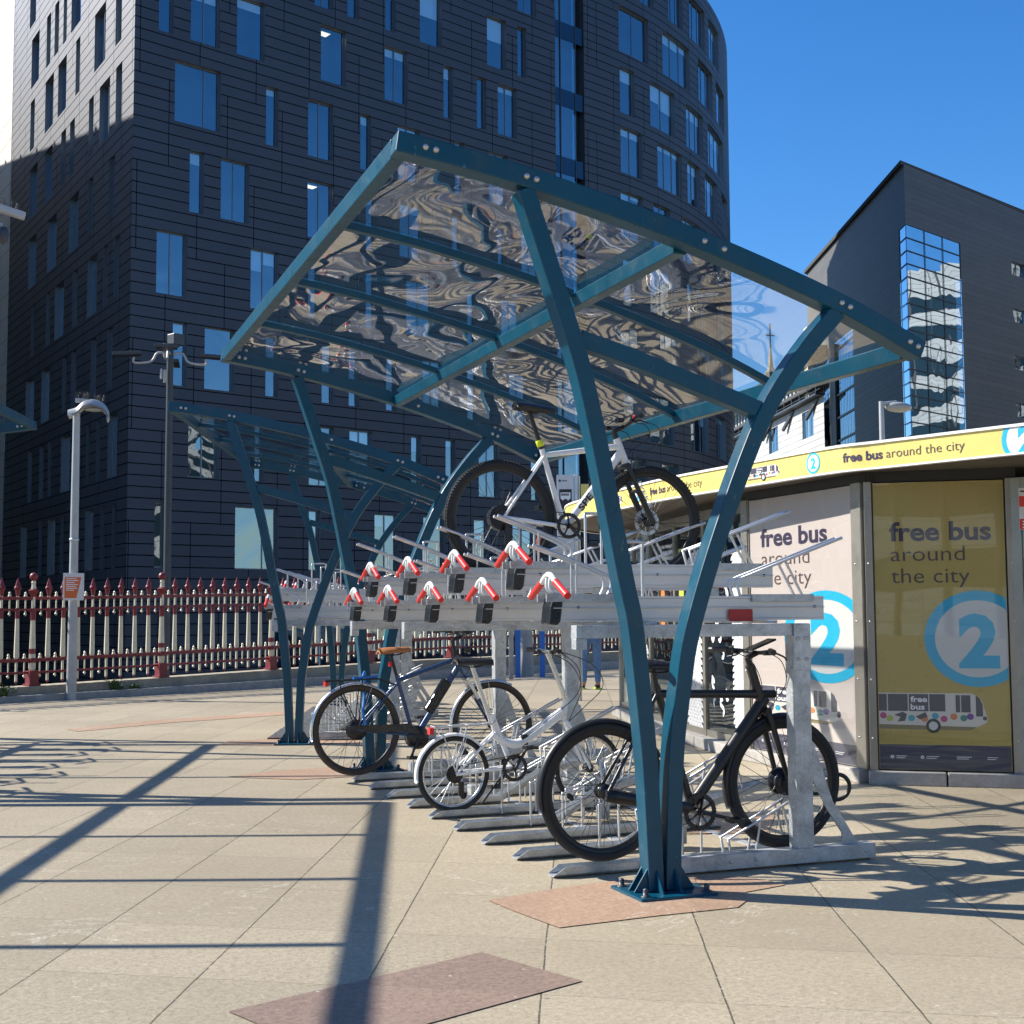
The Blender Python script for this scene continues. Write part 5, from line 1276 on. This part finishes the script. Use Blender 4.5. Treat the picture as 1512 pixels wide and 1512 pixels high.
for p, a, b_ in ((PW, .10, 1.66), (PY, .07, 1.035)):
    m_ = MB(); m_.add([p.at(u, z, .012) for u, z in ((a, .115), (b_, .115), (b_, ZW-.012), (a, ZW-.012))], [(0, 1, 2, 3)]); m_.build('poster_glazing', 'pglass', kx)
# posts between panels
fm = MB()
for (p, u0, u1) in ((PW, -.02, .085), (PW, 1.675, 1.80), (PY, -.0, .058), (PY, 1.045, 1.12)):
    fmo = pbox(MB(), p, u0, u1, .105, ZW, -.06, .022).build('wall_post', 'frame', kx, .003)
pbox(MB(), PW, .085, .10, .105, ZW, -.03, .012).build('panel_trim', 'frame', kx); pbox(MB(), PW, 1.66, 1.672, .105, ZW, -.03, .012).build('panel_trim', 'frame', kx)
bb = MB()
for (p, u) in ((PW, 1.72), (PY, .025), (PY, 1.085), (PW, .03)):
    for z in (.35, .8, 1.25, 1.7, 2.2): q = Vector(p.at(u, z, .022)); bb.lathe(q, [(.0001, .006), (.007, .004), (.009, 0)], (p.n.x, p.n.y, 0), 8)
bb.build('bolt', 'bolt', fmo)
gp_ = MB(); pbox(gp_, PW, 1.80, 1.86, .105, ZW, -.08, -.02); gp_.build('dark_gap', 'framedark', kx)
# glazed shop side
sh = MB(); shf = MB(); dec = MB(); dec2 = MB()
walls = [Pan(a, b) for a, b in zip(WP[:-1], WP[1:])]
for i, p in enumerate(walls):
    if (p.n.x*(p.a.x-7)+p.n.y*(p.a.y-5)) < 0: p.n = -p.n
    k = max(1, int(round(p.L/1.1)))
    for j in range(k+1):
        u = p.L*j/k; pbox(shf, p, u-.035, u+.035, .1, ZW, -.05, .02)
    pbox(shf, p, 0, p.L, ZW-.10, ZW, -.05, .015); pbox(shf, p, 0, p.L, .10, .17, -.05, .015)
    sh.add([p.at(0, .17, 0), p.at(p.L, .17, 0), p.at(p.L, ZW-.1, 0), p.at(0, ZW-.1, 0)], [(0, 1, 2, 3)])
sf = shf.build('shop_frame', 'frame', kx, .002); sh.build('shop_glazing', 'shopglass', kx)
# scallop and dot transfers on the glazing
p0, p1_, p2_ = walls[0], walls[1], walls[2]
def scallops(p, u0, u1, z0, z1, s_):
    items = []; r_ = 0; z = z0
    while z < z1:
        u = u0+(s_*.5 if r_ % 2 else 0)
        while u < u1:
            for q in (.48, .32, .16):
                v_, f_ = ring(u, z, s_*q-.006, s_*q+.004, 10, 1, 0, PI); items.append(('m', v_, f_, .004))
            u += s_
        z += s_*.36; r_ += 1
    return items
it = scallops(p0, .12, .55, .3, 1.95, .11)+scallops(p1_, .15, .75, .2, 1.9, .11)
art(p0.at, scallops(p0, .10, .42, .25, 1.9, .085)).build('scallop_transfer', 'textwhite', sf)
art(p1_.at, scallops(p1_, .15, .62, .15, 1.95, .10)).build('scallop_transfer', 'textwhite', sf)
art(p2_.at, scallops(p2_, .2, .7, .15, .9, .12)).build('scallop_transfer', 'textwhite', sf)
dots = []
for r_ in range(7):
    for c in range(14-2*r_):
        dots.append(('p', circ(1.05+.045*c+.045*r_, 2.05-.065*r_, .016, 8, .022), .004))
art(p1_.at, dots).build('dot_transfer', 'textwhite', sf)
fl = []
for i in range(16):
    u, z = random.uniform(.55, 1.0), random.uniform(.3, 2.0); v_, f_ = ring(u, z, .012, .045, 8, 1.2, i, i+4); fl.append(('m', v_, f_, .004)); fl.append(('p', circ(u+.02, z+.05, .018, 7), .0045))
art(p0.at, fl).build('floral_transfer', 'textwhite', sf)
art(p1_.at, [('p', circ(1.55, 1.35, .10, 16, .30), .004)]).build('yellow_transfer', 'm4', sf)
art(p1_.at, [('p', rect(.72, 1.0, .90, 2.0), .004)]).build('lime_transfer', 'm6', sf)
it = MB(); ctr = Vector((6.6, 5.2)) 
wpi = [tuple(ctr+(Vector(q)-ctr)*.86) for q in WP+[(4.15, 2.4), (3.45, 2.95)]]
n = len(wpi); it.add([(x-KO.x, y-KO.y, .06) for x, y in wpi]+[(x-KO.x, y-KO.y, ZW) for x, y in wpi], [tuple(range(n))]+[(i, (i+1) % n, n+(i+1) % n, n+i) for i in range(n) if i not in (0, 1, 2, 3)]); it.build('interior', 'framedark', kx)
cn = MB()
for i in range(9):
    x, y = random.uniform(4.6, 8), random.uniform(4, 9); cn.bb(x-KO.x-.3, x-KO.x+.3, y-KO.y-.2, y-KO.y+.2, .07, random.uniform(.7, 1.4))
cn.build('counter', 'concrete', kx, .01)
# roof: fascia band along a smooth curve
FP = [(7.5, 11.9), (5.2, 11.2), (4.0, 10.2), (3.35, 9.0), (3.12, 7.94), (2.98, 6.5), (2.92, 5.5), (2.97, 4.2), (3.04, 3.0), (3.2, 2.5), (3.56, 1.45), (3.95, .5), (4.6, -.6), (6, -1.6), (9.5, -1.2), (11.6, 2), (12, 6.5), (10.5, 10.5)]
s0 = 0
fpts = smooth_curve(FP, 5)
cum = [0]
for a, b_ in zip(fpts, fpts[1:]): cum.append(cum[-1]+math.hypot(b_[0]-a[0], b_[1]-a[1]))
base_s = cum[4*5]   # arc length at (3.12, 7.94)
def fat(s_, z, o=0):
    s_ = s_+base_s
    for i in range(len(cum)-1):
        if cum[i] <= s_ <= cum[i+1] or i == len(cum)-2:
            t = (s_-cum[i])/(cum[i+1]-cum[i]); a = Vector(fpts[i]); b_ = Vector(fpts[i+1]); d = (b_-a).normalized(); n = Vector((-d.y, d.x))
            if n.dot(a-Vector((7.5, 5))) < 0: n = -n
            p = a.lerp(b_, t)+n*o; return (p.x-KO.x, p.y-KO.y, z)
ZF0, ZF1 = 2.418, 2.60
fb = MB(); fe = MB(); n = len(fpts)
for (mb, z0, z1, o) in ((fb, ZF0, ZF1, .0), (fe, ZF1-.002, ZF1+.018, .012), (fe, ZF0-.014, ZF0, .008)):
    for i in range(n-1):
        sa, sb = cum[i]-base_s, cum[i+1]-base_s-1e-6
        v_ = [fat(sa, z0, o), fat(sb, z0, o), fat(sb, z1, o), fat(sa, z1, o), fat(sa, z0, o-.06), fat(sb, z0, o-.06), fat(sb, z1, o-.06), fat(sa, z1, o-.06)]
        mb.add(v_, [(0, 1, 2, 3), (3, 2, 6, 7), (1, 0, 4, 5)], False)
fas = fb.build('fascia', 'yellow', kx); fe.build('fascia_edge', 'fwhite', fas)
rt = MB(); cc_ = [(x-KO.x, y-KO.y) for x, y in fpts]
rt.add([(x, y, ZF1-.01) for x, y in cc_], [tuple(range(len(cc_)))]); rt.build('roof_deck', 'lamp', kx)
st = MB(); st.add([(x, y, ZF0+.004) for x, y in cc_], [tuple(reversed(range(len(cc_))))]); st.build('soffit', 'soffit', kx)
sd = MB()
for p in (PW, PY): pbox(sd, p, -.02, p.L+.02, ZW, ZF0+.003, -.10, -.04)
sd.build('header_strip', 'framedark', kx)
def fband(ph):
    """one repeat of the fascia lettering starting at arc length ph (position of the bold words)"""
    h = .070
    art(fat, [('t', 'free bus', ph, 2.480, .355, h, .03, .0025)]).build('bold_lettering', 'textdark', fas)
    art(fat, [('t', 'around the city', ph+.385, 2.480, .66, h, -.004, .0025)]).build('light_lettering', 'textbrown', fas)
def fdisc(cx, r_):
    cz = (ZF0+ZF1)/2
    clampz = lambda v: [(a, max(ZF0+.001, min(ZF1-.003, b_))) for a, b_ in v]
    v_, f_ = ring(cx, cz, .001, r_*.86, 40); art(fat, [('m', clampz(v_), f_, .002)]).build('disc_print', 'textwhite', fas)
    v_, f_ = ring(cx, cz, r_*.8, r_, 40); art(fat, [('m', clampz(v_), f_, .003)]).build('ring_print', 'cyan', fas)
    art(fat, [('t', '2', cx-r_*.34, cz-r_*.5, r_*.72, r_*.98, .045, .0035)]).build('numeral', 'cyan', fas)
fband(5.10); fdisc(4.76, .085); fdisc(6.61, .18); fband(2.05); fdisc(1.72, .085); fband(7.2)
class FasPan:
    def at(s, u, z, o=0): return fat(u, z, o+.001)
bus(FasPan(), 3.84, 4.31, ZF0+.03, ZF1-.045, fas, False); bus(FasPan(), .75, 1.3, ZF0+.03, ZF1-.045, fas, False)
# red and white notice beside the yellow panel
nb = empty('notice_board', (4.27, 2.17, 0)); tag(nb, 'red and white notice on a steel post at the right edge beside the yellow panel', 'notice board')
MB().tube([(.10, -.02, 0), (.10, -.02, 2.3)], .025, 10).build('post', 'rod', nb)
pn = Pan((4.085, 2.10), (4.52, 1.80)); pn.n = pn.n if pn.n.y < 0 else -pn.n
nat = lambda u, z, o=0: (pn.at(u, z, o)[0]+KO.x-4.27, pn.at(u, z, o)[1]+KO.y-2.17, z)
class N2: at = staticmethod(nat)
m_ = MB(); v_ = [nat(u, z, o) for o in (-.02, 0) for u, z in ((0, 1.93), (.5, 1.93), (.5, 2.24), (0, 2.24))]
m_.add(v_, [(0, 1, 2, 3), (7, 6, 5, 4), (0, 4, 5, 1), (1, 5, 6, 2), (2, 6, 7, 3), (3, 7, 4, 0)]); pb = m_.build('board', 'notice', nb)
art(nat, [('p', rect(.0, 2.10, .16, 2.18), .001), ('p', rect(0, 1.932, .5, 2.01), .001)]).build('red_print', 'redgrip', pb)
art(nat, [('p', circ(.05, 2.05, .016, 8, .03), .001), ('p', circ(.12, 2.055, .016, 8, .028), .001), ('p', rect(.01, 2.21, .2, 2.222), .001)]).build('dark_print', 'black', pb)
art(nat, [('p', rect(.02, 1.985-.022*i, .16, 1.995-.022*i), .002) for i in range(3)]).build('white_print', 'textwhite', pb)

# ================================================================== LAMPS, SIGNS, CAMERAS
lp = empty('street_lamp', (-2.015, 16.39, 0)); tag(lp, 'pale grey street lamp with saddle shaped head, bird spikes and an orange notice', 'street lamp')
MB().tube([(0, 0, 0), (0, 0, .9), (0, 0, 4.62)], [.082, .074, .055], 18).build('pole', 'lamp', lp)
MB().lathe((0, 0, 2.53), [(.070, -.02), (.076, -.015), (.076, .015), (.070, .02)], (0, 0, 1), 16).build('collar', 'rod', lp)
hd = MB(); cvz = smooth_curve([(-.13, -.03), (.0, .02), (.10, .12), (.26, .155), (.42, .09), (.50, -.04), (.47, -.07)], 6); v_ = []; m2 = len(cvz)
for j in range(9):
    q = -1+2*j/8
    for (x, z) in cvz: v_.append((x, q*.17*(1 if abs(q) < .9 else .93), 4.64+z-abs(q)**3*.10))
f_ = [(j*m2+i, j*m2+i+1, (j+1)*m2+i+1, (j+1)*m2+i) for j in range(8) for i in range(m2-1)]
hd.add(v_, f_, True)
v2 = [(x*.98+.003, y*.96, z-.022) for x, y, z in v_]; hd.add(v2, [tuple(reversed(k)) for k in f_], True)
hh = hd.build('lamp_head', 'lamp', lp); hh.rotation_euler = (0, 0, R(-6))
MB().sphere((.26, 0, 4.63), .1, 8, (1.6, 1, .35)).build('lens', 'glasslamp', hh)
MB().bb(-.02, .16, -.05, .05, 4.74, 4.80).build('bracket_block', 'lamp', hh, .008)
sk = MB()
for i in range(46):
    x = random.uniform(-.04, .20); sk.tube([(x, random.uniform(-.04, .04), 4.79+max(0, (.1-x))*-.0), (x+random.uniform(-.03, .03), random.uniform(-.07, .07), 4.88+random.uniform(0, .05))], .0022, 3, caps=False)
for i in range(30):
    x = random.uniform(.27, .42); sk.tube([(x, random.uniform(-.04, .04), 4.77), (x+random.uniform(-.03, .03), random.uniform(-.07, .07), 4.85+random.uniform(0, .04))], .0022, 3, caps=False)
sk.build('bird_spikes', 'lampdark', hh)
nt_ = MB().box((.0, -.098, 1.78), (.315, .012, .43)).build('notice', 'notice', lp, .003)
nt_m = lambda s_, t_, o: (s_-.155, -.1045-o, t_+1.57)
art(nt_m, [('p', [(.02, .03), (.20, .03), (.27, .36), (.02, .36)], .001)]).build('orange_print', 'orange', nt_)
art(nt_m, [('p', rect(.04, .33-.03*i, .04+(.16, .19, .13, .18, .15, .17, .12)[i], .337-.03*i+.004), .002) for i in range(7)]+[('p', circ(.035, .39, .012, 10), .001)]).build('white_print', 'textwhite', nt_)
nt_.rotation_euler = (0, 0, 0)
# tall multi-head post beyond the railing
tp = empty('floodlight_mast', (.36, 25.0, -4)); tag(tp, 'dark mast with four floodlight arms standing beyond the railing', 'floodlight mast')
MB().tube([(0, 0, 0), (0, 0, 11.45)], .10, 14, r2=.075).build('pole', 'lampdark', tp)
for i, an in enumerate((-8, 172, 80, 255)):
    a = R(an); d = V3(math.cos(a), math.sin(a), 0); s_ = 1
    am = MB().tube(smooth_curve([d*.05+V3(0, 0, 11.28), d*.28+V3(0, 0, 11.30), d*.42+V3(0, 0, 11.10), d*.78+V3(0, 0, 11.06), d*.80+V3(0, 0, 11.18)], 5), .028, 8).build('arm', 'lamp', tp)
    m_ = Matrix.Rotation(a, 3, 'Z')@Matrix.Rotation(.06, 3, 'Y'); MB().box(d*.95+V3(0, 0, 11.25), (.62, .30, .075), m_).build('floodlight', 'lampdark', tp, .015)
MB().box((0, 0, 11.46), (.34, .3, .10)).box((.12, .0, 11.62), (.28, .28, .26), Matrix.Rotation(.5, 3, 'Z')).build('cabinet', 'lampdark', tp, .02)
MB().box((-.12, -.08, 10.75), (.06, .08, .30)).box((-.2, -.08, 10.80), (.05, .06, .24)).build('sensor', 'lamp', tp, .01)
# lamp behind the kiosk
l3 = empty('street_lamp', (10.55, 12.45, 0)); tag(l3, 'white street lamp behind the kiosk roof, in front of the charcoal building', 'street lamp')
MB().tube([(0, 0, 0), (0, 0, 4.80)], .07, 14, r2=.04).build('pole', 'lamp', l3)
q = MB().tube([(0, 0, 4.76), (.30, 0, 4.80)], .03, 8).build('arm', 'lamp', l3)
MB().sphere((.34, 0, 4.72), .26, 10, (1.0, .5, .34)).build('lamp_head', 'glasslamp', l3)
# security cameras at the left edge, on a pole just outside the frame
cc = empty('security_camera', (-3.35, 8.95, 0)); tag(cc, 'grey security cameras at the left edge in front of the cream building', 'security camera')
MB().tube([(0, 0, 0), (0, 0, 5.9)], .06, 12).build('pole', 'lamp', cc)
MB().tube([(0, 0, 5.52), (.12, 0, 5.54)], .02, 8).build('arm', 'lamp', cc)
MB().box((.30, -.02, 5.60), (.34, .10, .075), Matrix.Rotation(R(14), 3, 'Y')).build('camera_housing', 'lamp', cc, .012)
q = MB(); 
for i in range(26): x = random.uniform(.15, .42); q.tube([(x, random.uniform(-.03, .03), 5.66-(x-.3)*.25), (x+random.uniform(-.02, .02), random.uniform(-.05, .05), 5.73-(x-.3)*.25)], .002, 3, caps=False)
q.build('bird_spikes', 'lampdark', cc)
MB().sphere((.235, .0, 5.32), .07, 8, (1, 1, 1.1)).lathe((.235, 0, 5.36), [(.0001, .07), (.06, .06), (.075, 0), (.073, -.03)], (0, 0, 1), 16).build('camera_dome', 'lampdark', cc)
MB().tube([(0, 0, 5.44), (.235, 0, 5.46), (.235, 0, 5.40)], .018, 8).build('bracket', 'lamp', cc)
# bus stop totem
bs_c = cam_loc+Vector(tuple(sum(M3[i][j]*((836-756)/F_PX, (905-756)/F_PX, 1)[j] for j in range(3))*20 for i in range(3)))
bs = empty('bus_stop_sign', (bs_c.x, bs_c.y, 0)); tag(bs, 'grey bus stop flag with a black bus symbol and lettering on a steel post', 'bus stop sign')
yaw = -R(20.8)
bs.rotation_euler = (0, 0, yaw)
MB().tube([(.165, 0, 0), (.165, 0, 3.42)], .03, 10).tube([(.215, .02, 0), (.215, .02, 3.40)], .016, 8).build('post', 'rod', bs)
sg_ = MB().bb(-.125, .13, -.02, .02, 2.10, 3.42).build('sign_flag', 'metalsign', bs, .004)
bm = lambda s_, t_, o: (s_, -.0205-o, t_)
art(bm, [('p', rect(-.09, 2.78, .10, 3.20), .001)]).build('black_print', 'black', sg_)
art(bm, [('p', rect(-.07, 3.05, .08, 3.15), .002), ('p', circ(-.035, 3.045, .016, 10), .002), ('p', circ(.045, 3.045, .016, 10), .002), ('t', 'Bus Stop', -.078, 2.86, .165, .045, .02, .002)]).build('white_print', 'textwhite', sg_)
art(bm, [('p', rect(-.058+.03*i, 3.10, -.035+.03*i, 3.135), .003) for i in range(4)]).build('bus_window_print', 'black', sg_)
art(bm, [('p', rect(-.09, 2.66-.0, .1, 2.664), .001), ('p', rect(-.09, 2.40, .0, 2.405), .001), ('p', circ(-.08, 3.33, .02, 10), .001), ('p', rect(-.05, 3.32, .03, 3.335), .001)]).build('small_print', 'textdark', sg_)
MB().bb(.24, .36, -.012, .012, 3.0, 3.28).build('yellow_plate', 'yellow', bs, .003)
# blue posts, sign post and concrete bollard beyond the rack
def postat(px, py, r_, h, m, name, label, cat, sq=False):
    q = [ (px-756)/F_PX, (py-756)/F_PX, 1]; rr_ = Vector(tuple(sum(M3[i][j]*q[j] for j in range(3)) for i in range(3))); t = -H_CAM/rr_.z; p = cam_loc+rr_*t
    o = (MB().bb(-r_, r_, -r_, r_, 0, h) if sq else MB().tube([(0, 0, 0), (0, 0, h)], r_, 16, r2=r_*.8)).build(name, m, None, .006); o.location = (p.x, p.y, 0); o.rotation_euler = (0, 0, yaw); tag(o, label, cat); return o
postat(765, 1000, .055, 1.6, 'bluepaint', 'blue_post', 'bright blue square post left of the grey bollard, behind the rack', 'post', True)
postat(801, 1000, .055, 1.6, 'bluepaint', 'blue_post', 'dark blue square post right of the grey bollard, behind the rack', 'post', True)
postat(777, 998, .16, 1.55, 'concrete', 'bollard', 'thick grey round concrete bollard between two blue posts', 'bollard')
postat(755, 1003, .045, 1.6, 'concrete', 'timber_post', 'slim pale square post left of the blue post', 'post', True)

# ================================================================== PERSON (skin modifier body)
def person(loc, rz, label):
    nodes = {'pel': (0, 0, .96, .135, .115), 'bel': (0, .0, 1.10, .135, .11), 'che': (0, -.01, 1.32, .155, .115), 'nec': (0, .0, 1.50, .062, .062), 'hea': (0, -.01, 1.60, .075, .085), 'top': (0, -.005, 1.70, .075, .085),
             'lh': (-.09, 0, .90, .095, .095), 'lk': (-.105, -.02, .50, .062, .065), 'la': (-.11, .03, .10, .043, .045), 'lt': (-.12, -.13, .045, .04, .032),
             'rh': (.09, 0, .90, .095, .095), 'rk': (.12, -.05, .50, .062, .065), 'ra': (.13, -.02, .10, .043, .045), 'rt': (.15, -.18, .045, .04, .032),
             'ls': (-.19, 0, 1.42, .06, .06), 'le': (-.24, .02, 1.15, .045, .045), 'lw': (-.20, -.14, .98, .03, .028),
             'rs': (.19, 0, 1.42, .06, .06), 're': (.24, .02, 1.15, .045, .045), 'rw': (.19, -.16, 1.0, .03, .028)}
    ed = [('pel', 'bel'), ('bel', 'che'), ('che', 'nec'), ('nec', 'hea'), ('hea', 'top'), ('pel', 'lh'), ('lh', 'lk'), ('lk', 'la'), ('la', 'lt'), ('pel', 'rh'), ('rh', 'rk'), ('rk', 'ra'), ('ra', 'rt'), ('che', 'ls'), ('ls', 'le'), ('le', 'lw'), ('che', 'rs'), ('rs', 're'), ('re', 'rw')]
    root = empty('person', loc, rz); tag(root, label, 'person')
    def skin(name, keys, m, grow=1.0, sub=2):
        ks = [k for k in nodes if k in keys]; ix = {k: i for i, k in enumerate(ks)}
        me = bpy.data.meshes.new(name); me.from_pydata([nodes[k][:3] for k in ks], [(ix[a], ix[b_]) for a, b_ in ed if a in ix and b_ in ix], [])
        o = bpy.data.objects.new(name, me); COL.objects.link(o); o.parent = root; me.materials.append(MT[m])
        sm_ = o.modifiers.new('skin', 'SKIN'); sm_.use_smooth_shade = True
        if not me.skin_vertices: me.attributes.new('skin_vertex_layer', 'FLOAT', 'POINT') if False else None
        bpy.context.view_layer.objects.active = o
        if not me.skin_vertices: bpy.ops.mesh.customdata_skin_add()
        for k in ks:
            sv = me.skin_vertices[0].data[ix[k]]; sv.radius = (nodes[k][3]*grow, nodes[k][4]*grow); sv.use_root = (k == ks[0])
        s_ = o.modifiers.new('sub', 'SUBSURF'); s_.levels = sub; s_.render_levels = sub; return o
    skin('body', list(nodes), 'skin')
    skin('jeans', ['pel', 'lh', 'lk', 'la', 'rh', 'rk', 'ra'], 'jeans', 1.16)
    skin('jacket', ['bel', 'che', 'nec', 'ls', 'le', 'lw', 'rs', 're', 'rw'], 'darkcloth', 1.2)
    MB().sphere((0, .015, 1.70), .118, 10, (.92, 1.02, 1.0)).build('hair', 'hair', root)
    fc = MB(); 
    for s_ in (-1, 1): fc.sphere((s_*.033, -.088, 1.655), .012, 6); fc.sphere((s_*.085, .0, 1.64), .022, 6, (.4, 1, 1.3))
    fc.sphere((0, -.105, 1.63), .016, 6, (.8, 1.1, 1.4)); fc.build('face', 'skin', root)
    for s_, x, y in ((-1, -.115, -.06), (1, .142, -.11)):
        MB().sphere((x, y, .055), .06, 8, (.8, 2.1, .75)).build('shoe', 'black', root); MB().bb(x-.05, x+.05, y-.135, y+.125, .0, .028).build('shoe_sole', 'lime', root, .01)
    hn = MB()
    for s_ in (-1, 1):
        wx, wy, wz = s_*.195, -.16, .97; hn.sphere((wx, wy-.03, wz-.03), .035, 6, (.6, 1.2, 1.3))
        for f2, ln in enumerate((.055, .065, .06, .048)): hn.tube([(wx, wy-.045+f2*.018, wz-.06), (wx+s_*.004, wy-.05+f2*.018, wz-.06-ln*.6), (wx-s_*.008, wy-.052+f2*.018, wz-.06-ln)], .0085, 6)
        hn.tube([(wx, wy-.05, wz-.02), (wx-s_*.02, wy-.085, wz-.05)], .0095, 6)
    hn.build('hands', 'skin', root); return root
person((6.45, 15.2, 0), R(165), 'person in blue jeans, dark top and lime soled shoes standing by the kiosk end')

# render settings
scene.render.engine = 'CYCLES'
scene.cycles.max_bounces = 10; scene.cycles.transparent_max_bounces = 24; scene.cycles.glossy_bounces = 5

block(36, 95, 20, 24, 50.5, 'clad2', 'unseen tall office block added behind the dark one to shade the charcoal side wall', 0, 3.8)  # added block, hidden from view, there to throw shade on the charcoal wall
